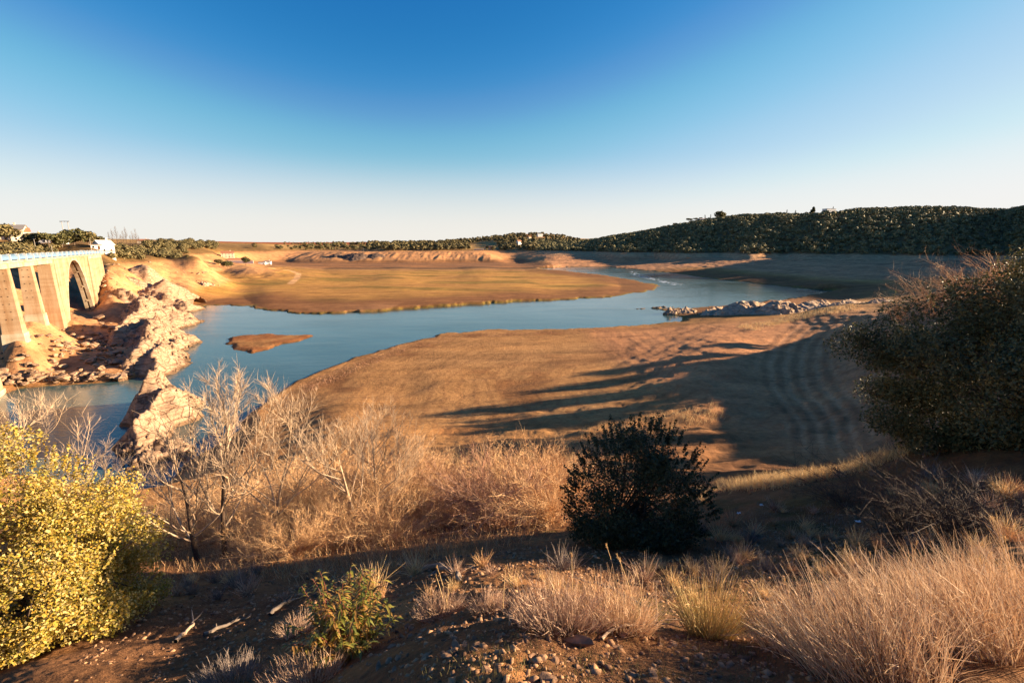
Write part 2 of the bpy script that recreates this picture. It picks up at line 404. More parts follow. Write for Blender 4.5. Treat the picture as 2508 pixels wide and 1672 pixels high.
def zone_colour(x, y, h, sd, isl, B):
    n = len(x); r = np.hypot(x, y)
    C = np.empty((n, 3)); C[:] = (.36, .225, .115)                       # tan sand
    def mixin(c, m): 
        nonlocal C
        m = np.clip(m, 0, 1)[:, None]; C = C * (1 - m) + np.array(c) * m
    nz = fbm(x / 30, y / 30, 4); nz2 = fbm(x / 7 + 9, y / 7, 4); nz3 = fbm(x / 60 + 4, y / 18, 4)
    far = sstep(170, 215, y)
    # near beach: brown bands parallel to the water
    nb = (1 - far) * (1 - sstep(5, 9, B))
    mixin((.20, .105, .055), nb * sstep(.15, .6, np.sin(sd / 6.0 + nz * 2.2) * .55 + nz2 * .8 - .1) * .75 * sstep(3, 8, sd) * (1 - sstep(55, 75, sd)))
    mixin((.44, .29, .16), nb * sstep(-.1, .5, nz3) * .5)
    mixin((.22, .125, .07), nb * sstep(.25, .95, np.sin(sd * 2.1 + nz * 3 + nz2)) * .42 * sstep(1, 3, sd) * (1 - sstep(60, 80, sd)))
    mixin((.17, .10, .06), nb * (1 - sstep(.3, 2.2, sd + nz2)) * .8)
    # near slopes: red-brown earth
    ns = sstep(7, 12, B) * (1 - sstep(120, 190, r))
    mixin((.19, .105, .06), ns)
    mixin((.30, .17, .09), ns * sstep(-.1, .4, nz2) * .6)
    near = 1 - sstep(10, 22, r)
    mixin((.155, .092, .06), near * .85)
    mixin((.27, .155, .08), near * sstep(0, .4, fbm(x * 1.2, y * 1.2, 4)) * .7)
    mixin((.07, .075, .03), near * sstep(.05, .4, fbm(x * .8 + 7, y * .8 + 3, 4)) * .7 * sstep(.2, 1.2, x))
    # striped slope on the right
    rs = sstep(22, 34, x) * sstep(32, 48, y) * (1 - sstep(160, 195, y)) * (1 - sstep(110, 140, x))
    st = stripe(x, y)
    mixin((.44, .245, .15), rs * .85)
    mixin((.24, .14, .09), rs * sstep(.0, .8, st + .7 * nz2) * .55)
    mixin((.52, .32, .21), rs * sstep(.2, .9, -st + .4 * nz2) * .6)
    # terraces: thin darker and paler lines along old water levels
    tl = np.sin((h + .25 * fbm(x / 12, y / 12, 3)) * 8.2) + .5 * nz2
    mixin((.20, .125, .075), sstep(.45, 1.0, tl) * .38 * sstep(.4, 1.5, h) * (1 - sstep(16, 18.5, h)) * sstep(30, 55, r) * (y < 330))
    # sandbar
    sb = far * (1 - sstep(560, 640, y)) * (1 - sstep(3.5, 7, B)) * (sd > 0)
    mixin((.40, .245, .095), sb)
    mixin((.46, .30, .10), sb * sstep(-.1, .35, nz3) * .7)
    mixin((.19, .16, .05), sb * sstep(.0, .45, fbm(x / 50 + 3, y / 26, 4)) * .75)
    mixin((.20, .105, .06), sb * (1 - sstep(20, 62, sd + nz * 16)) * .9)
    mixin((.30, .20, .09), sb * (1 - sstep(2, 12, sd + nz2 * 8)) * sstep(-.1, .4, nz2) * .7)
    mixin((.16, .15, .04), sb * (1 - sstep(.5, 2.5, sd)) * .8)
    # far flats and far banks
    ff = sstep(620, 690, y)
    mixin((.30, .17, .095), ff * (1 - sstep(3, 7, B)))
    mixin((.19, .12, .085), ff * (1 - sstep(3, 6, B)) * sstep(0, .3, np.sin(y / 14 + nz * 1.5)) * .7)
    mixin((.50, .30, .175), ff * sstep(3, 8, B) * (1 - sstep(17, 21, B)))
    mixin((.12, .085, .06), sstep(632, 642, y + nz * 8) * (1 - sstep(668, 684, y + nz * 8)) * (x > -260) * (x < 140) * (h < 4) * .8)
    # left slope
    ls = sstep(3.5, 8, B) * (x < 40) * sstep(170, 240, y) * (1 - sstep(600, 700, y))
    mixin((.48, .30, .175), ls)
    mixin((.34, .20, .12), ls * sstep(-.05, .35, nz2) * .6)
    lr = (x < -60) * (1 - sstep(225, 260, y)) * sstep(50, 90, y)
    mixin((.44, .28, .18), lr * sstep(.5, 2, h))
    mixin((.34, .20, .115), lr * sstep(0, .35, nz2) * .6)
    # above the high-water line: scrub floor, red ploughed field, dry grass
    up = sstep(19.5, 22.5, B) * sstep(180, 260, r)
    mixin((.17, .12, .06), up)
    dg = sstep(900, 1200, y) * (x < 900)
    mixin((.42, .31, .15), dg * sstep(19, 24, B) * .9)
    mixin((.30, .20, .09), dg * sstep(0, .4, nz) * sstep(19, 24, B) * .8)
    az = np.degrees(np.arctan2(x, y))
    fr = sstep(1500, 1700, y) * (az > -32) * (az < -13)
    mixin((.36, .125, .045), fr * sstep(30, 34, B))
    hr = (y > 1900) * (az > -1.0) * (az < 5.2) 
    mixin((.46, .24, .12), hr * 1.0 * sstep(60, 66, B) * 0 + (y > 1700) * sstep(1.2, 1.8, az) * (1 - sstep(4.6, 5.6, az)) * (B > 45))
    # right bank: grey-brown, banded by old water levels
    rb = (sstep(-40, 40, x - (690 - y) * .25) * sstep(330, 380, y) * (y < 1400) * (x > 60)) * (sd > 0) * (1 - sb)
    mixin((.48, .29, .19), rb * (1 - sstep(20, 24, B)))
    mixin((.54, .38, .25), rb * (1 - sstep(19, 21, B)) * sstep(12, 16.5, B + nz * 3) * .8)
    mixin((.28, .185, .12), rb * (1 - sstep(19, 21, B)) * sstep(.2, .8, np.sin(B * 1.9 + nz * 2)) * .45)
    mixin((.20, .145, .08), rb * sstep(19, 21.5, B))
    # earth track over the slope of the sandbar
    d = pline(x, y, TRACK)
    mixin((.58, .40, .24), (1 - sstep(2.0, 3.2, d)) * (r < 700))
    # island
    mixin((.24, .12, .06), (isl > -1) * 1.0)
    mixin((.33, .20, .10), (isl > .5) * sstep(0, .5, nz2))
    # under water
    mixin((.10, .09, .045), (h < 0) * 1.0)
    return C * np.array([1.0, .86, .66])
def build_ground():
    rr = np.concatenate([[.0, .5, .9], np.exp(np.linspace(math.log(1.15), math.log(6500), 860))])
    th = np.concatenate([np.linspace(-180, -62, 90, endpoint=False), np.linspace(-62, 62, 980, endpoint=False), np.linspace(62, 180, 100, endpoint=False)])
    A, Rr = np.meshgrid(np.radians(th), rr)
    x = (Rr * np.sin(A)).ravel(); y = (Rr * np.cos(A)).ravel()
    h, sd, isl, B = ground_h(x, y, True)
    h = h - np.clip(np.hypot(x, y) - 4500, 0, 5000) * .1
    nr, nt_ = len(rr), len(th)
    idx = np.arange(nr * nt_).reshape(nr, nt_)
    a = idx[:-1, :]; b = np.roll(idx, -1, 1)[:-1, :]; c = np.roll(idx, -1, 1)[1:, :]; d = idx[1:, :]
    F = np.stack([a, d, c, b], -1).reshape(-1, 4)
    me = mesh("ground", np.stack([x, y, h], -1), F, ground_material(), True)
    col_attr(me, "Col", zone_colour(x, y, h, sd, isl, B))
    obj("ground", me, kind='structure')
build_ground()

# ------------------------------------------------------------------ river
def water_material():
    m, nt, p = mat_new("river_water")
    g = geo_pos(nt)
    mp = N(nt, 'ShaderNodeMapping'); mp.inputs['Scale'].default_value = (.35, 1, 1); nt.links.new(g, mp.inputs[0])
    n1 = noise(nt, .9, 6, .65, mp.outputs[0]); n2 = noise(nt, .05, 4, .6, mp.outputs[0], .8)
    n3 = noise(nt, .02, 3, .5, g, 1.0)
    r = ramp(nt, n3.outputs[0], [(.35, (.050, .088, .082)), (.65, (.065, .115, .115))])
    nt.links.new(r.outputs[0], p.inputs['Base Color'])
    p.inputs['IOR'].default_value = 1.33
    rr = ramp(nt, n2.outputs[0], [(.4, (.06,) * 3), (.65, (.16,) * 3)])
    nt.links.new(rr.outputs[0], p.inputs['Roughness'])
    b1 = bump(nt, p, n1.outputs[0], .25, .18); b2 = bump(nt, p, n2.outputs[0], .3, .45)
    nt.links.new(b1.outputs[0], b2.inputs['Normal']); nt.links.new(b2.outputs[0], p.inputs['Normal'])
    return m
def build_water():
    xs = np.linspace(-600, 700, 40); ys = np.linspace(-90, 760, 40)
    X, Y = np.meshgrid(xs, ys)
    idx = np.arange(1600).reshape(40, 40)
    F = np.stack([idx[:-1, :-1], idx[:-1, 1:], idx[1:, 1:], idx[1:, :-1]], -1).reshape(-1, 4)
    obj("water", mesh("water", np.stack([X.ravel(), Y.ravel(), 0 * X.ravel()], -1), F, water_material()), kind='structure')
build_water()

# broken water where the river runs over stones beyond the tip of the sandbar
def foam():
    r2 = np.random.default_rng(12); V = []; F = []
    L = [(1448, 622), (1462, 630), (1490, 639), (1520, 647), (1556, 653)]
    for k in range(130):
        i = r2.integers(0, 4); f = r2.random(); dx = L[i][0] * (1 - f) + L[i + 1][0] * f + r2.normal() * 5; dy = L[i][1] * (1 - f) + L[i + 1][1] * f + r2.normal() * 1.4
        x, y, _ = atZ(dx, dy, .03); n = 7; a = np.sort(r2.uniform(0, 2 * PI, n)); s = r2.uniform(.25, 1.6)
        b = len(V); V += [(x + math.cos(t) * s * 1.7 * r2.uniform(.5, 1), y + math.sin(t) * s * r2.uniform(.5, 1), .02 + .0001 * k) for t in a] + [(x, y, .10)]
        F += [(b + j, b + (j + 1) % n, b + n) for j in range(n)]
    obj("foam", mesh("foam", V, F, simple("white_water", (.8, .82, .82), (.6, .65, .68), 2, .6)), label="white broken water in the bend beyond the sandbar tip", cat="foam", kind='stuff')
foam()
# ------------------------------------------------------------------ rocks
M_ROCK = None
def rock_material(name, c1, c2, dark, streak=1.0):
    m, nt, p = mat_new(name)
    g = geo_pos(nt)
    mp = N(nt, 'ShaderNodeMapping'); mp.inputs['Rotation'].default_value = (R(20), R(38), R(-35)); mp.inputs['Scale'].default_value = (.35, .35, 2.6)
    nt.links.new(g, mp.inputs[0])
    n1 = noise(nt, .9 * streak, 8, .7, mp.outputs[0], .4); n2 = noise(nt, .16, 5, .6, g); n3 = noise(nt, 3.0, 6, .7, g)
    c = ramp(nt, n1.outputs[0], [(.30, dark), (.43, c2), (.62, c1)]).outputs[0]
    c = mixc(nt, c, ramp(nt, n2.outputs[0], [(.35, (.75, .7, .66)), (.65, (1.15, 1.1, 1.05))]).outputs[0], .8, 'MULTIPLY')
    c = mixc(nt, c, ramp(nt, n3.outputs[0], [(.3, (.7, .7, .7)), (.6, (1.12, 1.12, 1.12))]).outputs[0], .7, 'MULTIPLY')
    vo = N(nt, 'ShaderNodeTexVoronoi', feature='DISTANCE_TO_EDGE'); vo.inputs['Scale'].default_value = .42 * streak; vo.inputs['Randomness'].default_value = 1
    mp3 = N(nt, 'ShaderNodeMapping'); mp3.inputs['Rotation'].default_value = (R(20), R(38), R(-35)); mp3.inputs['Scale'].default_value = (.6, 1, 1.5)
    wv = N(nt, 'ShaderNodeVectorMath', operation='MULTIPLY_ADD'); nt.links.new(n3.outputs['Color'], wv.inputs[0]); wv.inputs[1].default_value = (.5, .5, .5); nt.links.new(g, wv.inputs[2])
    nt.links.new(wv.outputs[0], mp3.inputs[0]); nt.links.new(mp3.outputs[0], vo.inputs['Vector'])
    ck = ramp(nt, vo.outputs['Distance'], [(.0, (.28, .25, .22)), (.045, (1, 1, 1))])
    c = mixc(nt, c, ck.outputs[0], .6, 'MULTIPLY')
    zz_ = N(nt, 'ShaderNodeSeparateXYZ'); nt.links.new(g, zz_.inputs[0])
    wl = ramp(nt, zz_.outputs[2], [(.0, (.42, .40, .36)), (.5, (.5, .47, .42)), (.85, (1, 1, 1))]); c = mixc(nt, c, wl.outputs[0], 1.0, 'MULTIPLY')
    nt.links.new(c, p.inputs['Base Color']); p.inputs['Roughness'].default_value = .9; p.inputs['Specular IOR Level'].default_value = .15
    b0 = bump(nt, p, ck.outputs[0], 1.0, .25)
    b1 = bump(nt, p, n1.outputs[0], .9, .35); b2 = bump(nt, p, n3.outputs[0], .8, .16)
    nt.links.new(b0.outputs[0], b1.inputs['Normal'])
    nt.links.new(b1.outputs[0], b2.inputs['Normal']); nt.links.new(b2.outputs[0], p.inputs['Normal'])
    return m
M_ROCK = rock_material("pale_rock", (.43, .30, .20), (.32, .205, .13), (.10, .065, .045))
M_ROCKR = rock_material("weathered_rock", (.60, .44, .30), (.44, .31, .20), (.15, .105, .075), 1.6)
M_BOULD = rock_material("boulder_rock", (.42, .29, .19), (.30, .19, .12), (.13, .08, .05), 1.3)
M_STONE = simple("shale_stone", (.30, .17, .095), (.13, .075, .045), 22, .85, .6, .01, .15)
def voro(p, seed=0):
    """distance to the nearest and second-nearest of jittered cell points, and the cell's random value"""
    i = np.floor(p).astype(np.int64); b1 = np.full(len(p), 9.); b2 = np.full(len(p), 9.); v = np.zeros(len(p))
    for dx in (-1, 0, 1):
        for dy in (-1, 0, 1):
            for dz in (-1, 0, 1):
                c = i + (dx, dy, dz)
                a = (c + seed) & 31
                j = np.stack([_T3[a[:, 0], a[:, 1], a[:, 2]], _T3[a[:, 1], a[:, 2], a[:, 0]], _T3[a[:, 2], a[:, 0], a[:, 1]]], 1)
                d = np.linalg.norm(c + j - p, axis=1)
                n = d < b1
                b2 = np.where(n, b1, np.minimum(b2, d)); v = np.where(n, j[:, 0], v); b1 = np.where(n, d, b1)
    return b1, b2, v
def outcrop(name, lumps, step, mat, bs=1.0, up=1.0, **tags):
    """rock mass: union of tilted lumps (cx, cy, length, width, top, heading, right_slope, left_slope) on one fine sheet"""
    L = np.array([l[:2] for l in lumps]); pad = max(max(l[2], l[3]) for l in lumps) * 1.1
    x0, y0 = L.min(0) - pad; x1, y1 = L.max(0) + pad
    X, Y = np.meshgrid(np.arange(x0, x1, step), np.arange(y0, y1, step))
    x = X.ravel(); y = Y.ravel()
    wx = x + fbm(x / 7, y / 7, 3) * 2.4; wy = y + fbm(x / 7 + 31, y / 7, 3) * 2.4
    H = np.full(x.shape, -9.); HB = np.zeros(x.shape)
    for (cx, cy, ln, wd, top, hd, rs, ls) in lumps:
        c, s = math.cos(R(hd)), math.sin(R(hd))
        a = (wx - cx) * c + (wy - cy) * s            # along the crest
        b = -(wx - cx) * s + (wy - cy) * c           # across, + = left of the heading
        e = np.clip(np.abs(a) / ln, 0, 2)
        t = top * (1 - e ** 2.6)
        h = t - np.where(b > 0, ls * b, -rs * b) * (1 + .25 * e) - .02 * top * (np.abs(b) / wd) ** 2
        HB = np.where(h > H, b, HB); H = np.maximum(H, h)
    H = np.where(H > 0, H * up, H)
    P = np.stack([x, y, H], 1)
    # beds dipping to the right, broken into blocks by joints
    q = P @ np.array([[.72, .3, -.5], [-.35, .9, .1], [.62, .05, .85]]).T
    d1, d2, v = voro(q * (.22, .30, .42), 3); e1 = np.clip((d2 - d1) / .12, 0, 1)
    d3, d4, v2 = voro(q * (.7, .9, 1.3), 11); e2 = np.clip((d4 - d3) / .14, 0, 1)
    blk = np.clip(.35 + 1.6 * fbm(x / 13 + 5, y / 13, 2) + .5 * sstep(-2, -8, -HB), .12, 1) * bs
    H = H + (v - .5) * 2.0 * blk + (e1 - 1) * .8 * blk + (v2 - .5) * .8 * blk + (e2 - 1) * .3 * blk
    sx = (P[:, 0] * .80 - P[:, 1] * .35 + P[:, 2] * 1.9 + 1.6 * fbm(x / 9, y / 9, 3)) / 1.7      # bed edges as small ledges
    H = H + (np.abs((sx % 1) - .35) ** .6 - .5) * .9 * bs * (.4 + fbm(x / 5, y / 16, 2) ** 2 * 3)
    H = H + fbm(x / 1.6, y / 1.6, 4) * .35
    g = ground_h(x, y)
    keep = H > g - 1.4
    idx = np.arange(len(x)).reshape(X.shape)
    a, b, c, d = idx[:-1, :-1], idx[:-1, 1:], idx[1:, 1:], idx[1:, :-1]
    F = np.stack([a, b, c, d], -1).reshape(-1, 4)
    F = F[keep[F].any(1)]
    H = np.maximum(H, g - 3)
    u = np.unique(F); rm = np.zeros(len(x), np.int64); rm[u] = np.arange(len(u))
    me = mesh(name, np.stack([x, y, H], 1)[u], rm[F], mat)
    return obj(name, me, **tags)
def W2(dx, dy, z): return atZ(dx, dy, z)[:2]
# the long outcrop standing in the river on the left
def lump(dx, dy, z, ln, wd, hd, rs, ls, up=0):
    x, y = W2(dx, dy, z); return (x, y, ln, wd, z + up, hd, rs, ls)
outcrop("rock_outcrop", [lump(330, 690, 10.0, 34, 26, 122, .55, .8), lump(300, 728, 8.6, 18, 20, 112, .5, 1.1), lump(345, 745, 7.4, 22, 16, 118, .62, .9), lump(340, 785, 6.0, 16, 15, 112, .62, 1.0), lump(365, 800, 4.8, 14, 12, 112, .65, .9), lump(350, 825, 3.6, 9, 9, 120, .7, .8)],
        .5, M_ROCK, up=1.18, label="large pale rock outcrop with cracked dipping slabs between the arch bridge and the river", cat="rock")
outcrop("rock_outcrop", [lump(345, 868, 7.0, 9, 9, 112, .95, 1.3), lump(365, 905, 5.2, 8, 8, 112, .95, 1.2), lump(325, 905, 5.0, 6.5, 7, 112, .7, 1.3), lump(395, 905, 2.2, 5, 5, 120, .8, 1.0)],
        .3, M_ROCK, up=1.25, label="rounded rock island in the narrows just below the large outcrop", cat="rock")
outcrop("rock_outcrop", [lump(325, 950, 4.6, 6, 5, 112, 1.0, 1.3), lump(350, 972, 2.6, 5, 4, 130, .8, 1.2), lump(310, 985, 2.6, 4, 4, 112, .8, 1.3)],
        .25, M_ROCK, label="pointed rock with a dark left side rising from the water behind the bare trees", cat="rock")
outcrop("rock_outcrop", [lump(378, 1020, 1.6, 4.0, 3, 60, .6, .9), lump(365, 1040, 1.2, 3.2, 3, 60, .6, .9)],
        .2, M_ROCK, label="low small rock, nearest the camera of the rocks in the river", cat="rock")
outcrop("rock_slab", [lump(270, 664, 13.0, 15, 14, 170, .5, .8), lump(335, 664, 10.5, 22, 20, 162, .50, .5), lump(390, 682, 6.5, 20, 14, 150, .5, .5)],
        .6, M_ROCK, label="smooth pale rock dome behind the large outcrop where the sandbar meets the river", cat="rock")
outcrop("rock_slab", [(-196, 238, 11, 9, 17.5, 150, .5, .5), (-183, 246, 9, 6, 14.5, 140, .5, .5), (-206, 262, 10, 6, 21.5, 160, .6, .6)],
        .6, M_ROCK, label="bare pale rock ledges below the bushes beside the end of the bridge", cat="rock")
# the jagged rocks on the right-hand point
pr = [W2(1505, 706, .2), W2(1560, 712, 1.4), W2(1640, 712, 2.8), W2(1715, 703, 5.2), W2(1790, 700, 6.4), W2(1870, 698, 6.4), W2(1950, 697, 7.0), W2(2020, 695, 8.0)]
zz = [.6, 2.6, 3.8, 7.2, 7.8, 7.8, 8.4, 9.5]
outcrop("rock_ridge", [(p[0], p[1], 13 + 6 * (i > 2), 8, z, 18 + 8 * (i % 3), .40, .6) for i, (p, z) in enumerate(zip(pr, zz))] + [(pr[3][0] + 6, pr[3][1] + 1, 7, 6, 6.6, 60, .6, .8), (pr[4][0] - 4, pr[4][1] - 3, 8, 6, 6.4, 70, .5, .9)],
        .5, M_ROCKR, up=1.05, label="jagged ridge of grey rocks with sunlit tops running into the river on the right", cat="rock")
# dark rocks in the far slope
x, y, z = atY(810, 578, 860)
outcrop("rock_knoll", [(x, y + 20, 40, 12, 17.5, 3, .3, .3), (x + 34, y + 26, 30, 10, 16.5, 5, .3, .3), (x - 38, y + 24, 26, 10, 16, 5, .3, .3)], 1.2, simple('dark_scree', (.17, .105, .065), (.08, .05, .035), .25, .9, .6, .5), label="dark scrubby rock knoll on the far side of the sandbar", cat="rock")
x, y, z = hit(468, 652)
outcrop("rock_slab", [(x, y, 6, 5, z + 1.4, 150, .6, .7), (x - 7, y + 8, 7, 4, z + 2.6, 150, .6, .7)], .5, M_ROCKR, label="dark cleft rock low on the orange slope left of the sandbar", cat="rock")

# boulders: angular hulls, six shapes, each copied and turned
def hull(n, sx, sy, sz, seed):
    rr = random.Random(seed); bm = bmesh.new()
    for _ in range(n):
        v = Vector((rr.gauss(0, 1), rr.gauss(0, 1), rr.gauss(0, 1))).normalized() * rr.uniform(.82, 1)
        bm.verts.new((v.x * sx, v.y * sy, v.z * sz))
    bmesh.ops.convex_hull(bm, input=bm.verts)
    for v in [v for v in bm.verts if not v.link_faces]: bm.verts.remove(v)
    bmesh.ops.bevel(bm, geom=list(bm.edges), offset=.05 * min(sx, sy, sz), segments=1, affect='EDGES', clamp_overlap=True)
    me = bpy.data.meshes.new("boulder"); bm.to_mesh(me); bm.free(); me.materials.append(M_BOULD); return me
BM = [hull(16, 1, .75, .6, 1), hull(14, 1.1, .7, .45, 2), hull(20, .9, .85, .7, 3), hull(13, 1.2, .6, .5, 4), hull(18, 1, .9, .5, 5), hull(12, .9, .7, .75, 6)]
rb = random.Random(5)
def boulder(x, y, s, label, group=None, sink=.25, m=None):
    z = gz(x, y) + .5 * s * (1 - sink * 2)
    o = obj("boulder", m or rb.choice(BM), loc=(x, y, z), rot=(rb.uniform(-.35, .35), rb.uniform(-.35, .35), rb.uniform(0, 6.28)), sc=(s * rb.uniform(.85, 1.2), s * rb.uniform(.85, 1.2), s * rb.uniform(.8, 1.15)), label=label, cat="boulder")
    if group: o['group'] = group
    return o
for dx, dy, s, lab in [(150, 872, 1.9, "big dark-sided boulder at the water's edge, right of the smaller shore boulders"), (230, 864, 1.7, "pale wedge boulder on the shore beside the narrows, closest to the rock outcrop"),
                       (62, 776, 1.5, "grey boulder lying on the earth just right of the nearest bridge pier"), (212, 770, 2.0, "large upright grey boulder in the middle of the boulder field"),
                       (228, 735, 2.4, "big square boulder in the shade left of the outcrop below the arch"), (268, 838, 1.8, "orange-faced boulder at the foot of the outcrop above the water")]:
    q = hit(dx, dy)
    boulder(q[0], q[1], s, lab)
spots = []
while len(spots) < 290:
    dx, dy = rb.uniform(0, 300), rb.uniform(742, 885)
    w = math.exp(-((dx - 230) / 60) ** 2 - ((dy - 790) / 38) ** 2) + .9 * math.exp(-((dy - (872 - .02 * dx)) / 9) ** 2) + .10
    if rb.random() > w: continue
    q = hit(dx, dy)
    if q is None or q[1] > 175 or q[2] < .1: continue
    spots.append(q)
for q in spots:
    s = .45 + 1.25 * rb.random() ** 2.0
    boulder(q[0], q[1], s, "angular pale boulder in the field of fallen rocks between the bridge and the river", "boulders below the bridge")
n = 0
while n < 60:
    dx, dy = rb.uniform(235, 520), rb.uniform(592, 665)
    if dy < 590 + (dx - 240) * .12 or rb.random() > (.35 + .65 * math.exp(-((dy - 630) / 20) ** 2)): continue
    q = hit(dx, dy)
    if q is None or q[1] < 180 or q[1] > 420: continue
    boulder(q[0], q[1], .5 + 1.1 * rb.random() ** 2, "small rock strewn on the orange slope beyond the bridge", "rocks on the orange slope", .4); n += 1

# ------------------------------------------------------------------ the arch bridge
BP0 = np.array([-123.0, 114.0]); BS = np.array([-.541, .841]); BT = np.array([-.841, -.541])
DECK = 28.0
M_CONC = None
def conc(name, c1, c2, stain):
    m, nt, p = mat_new(name)
    g = geo_pos(nt)
    mp = N(nt, 'ShaderNodeMapping'); mp.inputs['Scale'].default_value = (.5, .5, .06); nt.links.new(g, mp.inputs[0])
    mp2 = N(nt, 'ShaderNodeMapping'); mp2.inputs['Scale'].default_value = (.1, .1, 1.1); nt.links.new(g, mp2.inputs[0])
    n1 = noise(nt, 1.0, 6, .65, mp.outputs[0]); n2 = noise(nt, .9, 5, .6, mp2.outputs[0]); n3 = noise(nt, 4, 5, .6, g)
    c = ramp(nt, n1.outputs[0], [(.35, stain), (.5, c2), (.66, c1)]).outputs[0]
    c = mixc(nt, c, ramp(nt, n2.outputs[0], [(.35, (.8, .74, .66)), (.6, (1.05, 1.05, 1.05))]).outputs[0], .8, 'MULTIPLY')
    c = mixc(nt, c, ramp(nt, n3.outputs[0], [(.3, (.82, .82, .82)), (.6, (1.05, 1.05, 1.05))]).outputs[0], .6, 'MULTIPLY')
    nt.links.new(c, p.inputs['Base Color']); p.inputs['Roughness'].default_value = .9
    b = bump(nt, p, n3.outputs[0], .3, .05); nt.links.new(b.outputs[0], p.inputs['Normal'])
    return m
M_CONC = conc("weathered_concrete", (.36, .255, .165), (.32, .21, .12), (.26, .145, .07))
M_CONC2 = conc("pale_concrete", (.42, .36, .27), (.36, .29, .20), (.30, .21, .12))
M_WHITE = simple("white_paint", (.42, .41, .39), (.34, .32, .30), 5, .7)
M_BLUE = simple("blue_railing_paint", (.14, .23, .34), (.11, .19, .29), 5, .6)
M_ASPH = simple("asphalt", (.06, .058, .055), (.045, .043, .04), 4, .9)
bridge = empty("arch_bridge", (BP0[0], BP0[1], 0), label="long pale concrete bridge with one tall arch and blue railings at the left edge", cat="bridge")
bridge.rotation_euler = (0, 0, math.atan2(BS[1], BS[0]))     # local x runs along the bridge, local y (left) = away from the camera side
def bl(s, t, z): return (s, t, z)
WB = 2.5
S0, S1 = -150.0, 134.0
part("deck", MB().box((S0, -.75, 27.62), (S1, WB + .75, 27.97)), M_CONC2, bridge)
part("road_surface", MB().box((S0, .1, 27.975), (S1, WB - .1, 28.03)), M_ASPH, bridge)
part("kerb", MB().box((S0, -.70, 27.975), (S1, -.2, 28.16)), M_CONC2, bridge)
part("kerb", MB().box((S0, WB + .2, 27.975), (S1, WB + .70, 28.16)), M_CONC2, bridge)
for a, b in [(S0, 43.0), (99.5, 128)]:
    part("girder", MB().box((a, -.28, 26.35), (b, .30, 27.62)), M_CONC2, bridge)
    part("girder", MB().box((a, WB - .30, 26.35), (b, WB + .28, 27.62)), M_CONC2, bridge)
# piers: long tapered walls across the bridge, a plinth of newer concrete at the foot
for k, s in enumerate([-131, -112, -93, -74, -55, -42, -22, 2.5, 21.6]):
    cx, cy = BP0 + BS * (s + 1.2) + BT * 2
    zb = gz(cx, cy) - 4
    if zb > 25: continue
    H = 26.35 - zb; bt = .04
    def ring(z, e=0): 
        d = (26.35 - z) * bt + e
        return [(s - d, -.02 - d * .9, z), (s + 2.4 + d, -.02 - d * .9, z), (s + 2.4 + d, WB + d * .9, z), (s - d, WB + d * .9, z)]
    zp = max(zb + 5.6, .6)
    pb = MB().prism(ring(zp), ring(26.345))
    pi = part("pier", pb, M_CONC, bridge)
    part("plinth", MB().prism(ring(zb, .22), ring(zp, .20)), M_CONC2, pi)
    hm = MB()  # dark raised blocks: the shade inside open holes put in as colour
    for zz_ in np.arange(25.2, zp + 3, -1.9):
        for tt in (.7, WB - .7):
            d = (26.35 - zz_) * bt
            hm.box((s - d - .06, tt - .09, zz_ - .09), (s - d + .02, tt + .09, zz_ + .09))
    part("putlog_hole_shade", hm, simple("hole_shade", (.05, .03, .02)) if k == 0 else bpy.data.materials["hole_shade"], pi)
# spandrel walls with the arch opening
A0, A1, AZ = 50.0, 96.0, 26.6
def arch_z(s):
    if s <= A0 or s >= A1: return None
    u = (s - (A0 + A1) / 2) / ((A1 - A0) / 2)
    return 1.0 + (AZ - 1.0) * (1 - abs(u) ** 2.35)
def wall_strip(y0, y1, sa, sb, top, inner=0.0):
    ss = sorted(set(list(np.linspace(sa, sb, 96)) + [A0, A1])); m = MB()
    for a, b in zip(ss[:-1], ss[1:]):
        if b <= sa or a >= sb: continue
        def bot(s):
            z = arch_z(s)
            return z if z is not None else -1.0
        za, zb = bot(a + 1e-4 if a == A0 else a), bot(b - 1e-4 if b == A1 else b)
        if a >= A0 and a < A1: za = arch_z(max(a, A0 + 1e-3)); zb = arch_z(min(b, A1 - 1e-3))
        else: za = zb = -1.0
        m.prism([(a, y0, za), (b, y0, zb), (b, y1, zb), (a, y1, za)], [(a, y0, top), (b, y0, top), (b, y1, top), (a, y1, top)])
    return m
part("spandrel_wall", wall_strip(-.05, .75, 43.0, 99.5, 27.62), M_CONC, bridge)
part("spandrel_wall", wall_strip(WB - .75, WB + .05, 43.0, 99.5, 27.62), M_CONC, bridge)
# arch ribs standing slightly proud, cross beams and sunk soffit panels
def rib(y0, y1, th, lift):
    m = MB(); ss = np.concatenate([A0 + (np.linspace(0, 1, 26) ** 2) * 8, np.linspace(A0 + 8.5, A1 - 8.5, 30), A1 - (np.linspace(1, 0, 26) ** 2) * 8])
    P = []
    for s in ss:
        s_ = min(max(s, A0 + 1e-3), A1 - 1e-3); z = arch_z(s_)
        e = .02; s2 = min(max(s_ + e, A0 + 1e-3), A1 - 1e-3); s1 = min(max(s_ - e, A0 + 1e-3), A1 - 1e-3)
        tx, tz = s2 - s1, arch_z(s2) - arch_z(s1); l = math.hypot(tx, tz); nx, nz = -tz / l, tx / l
        P.append((s_ + nx * lift, z + nz * lift, s_ + nx * (lift + th), z + nz * (lift + th)))
    for a, b in zip(P[:-1], P[1:]):
        m.prism([(a[0], y0, a[1]), (b[0], y0, b[1]), (b[0], y1, b[1]), (a[0], y1, a[1])], [(a[2], y0, a[3]), (b[2], y0, b[3]), (b[2], y1, b[3]), (a[2], y1, a[3])])
    return m
part("arch_rib", rib(-.16, .95, .75, -.10), M_CONC2, bridge)
part("arch_rib", rib(WB - .95, WB + .16, .75, -.10), M_CONC2, bridge)
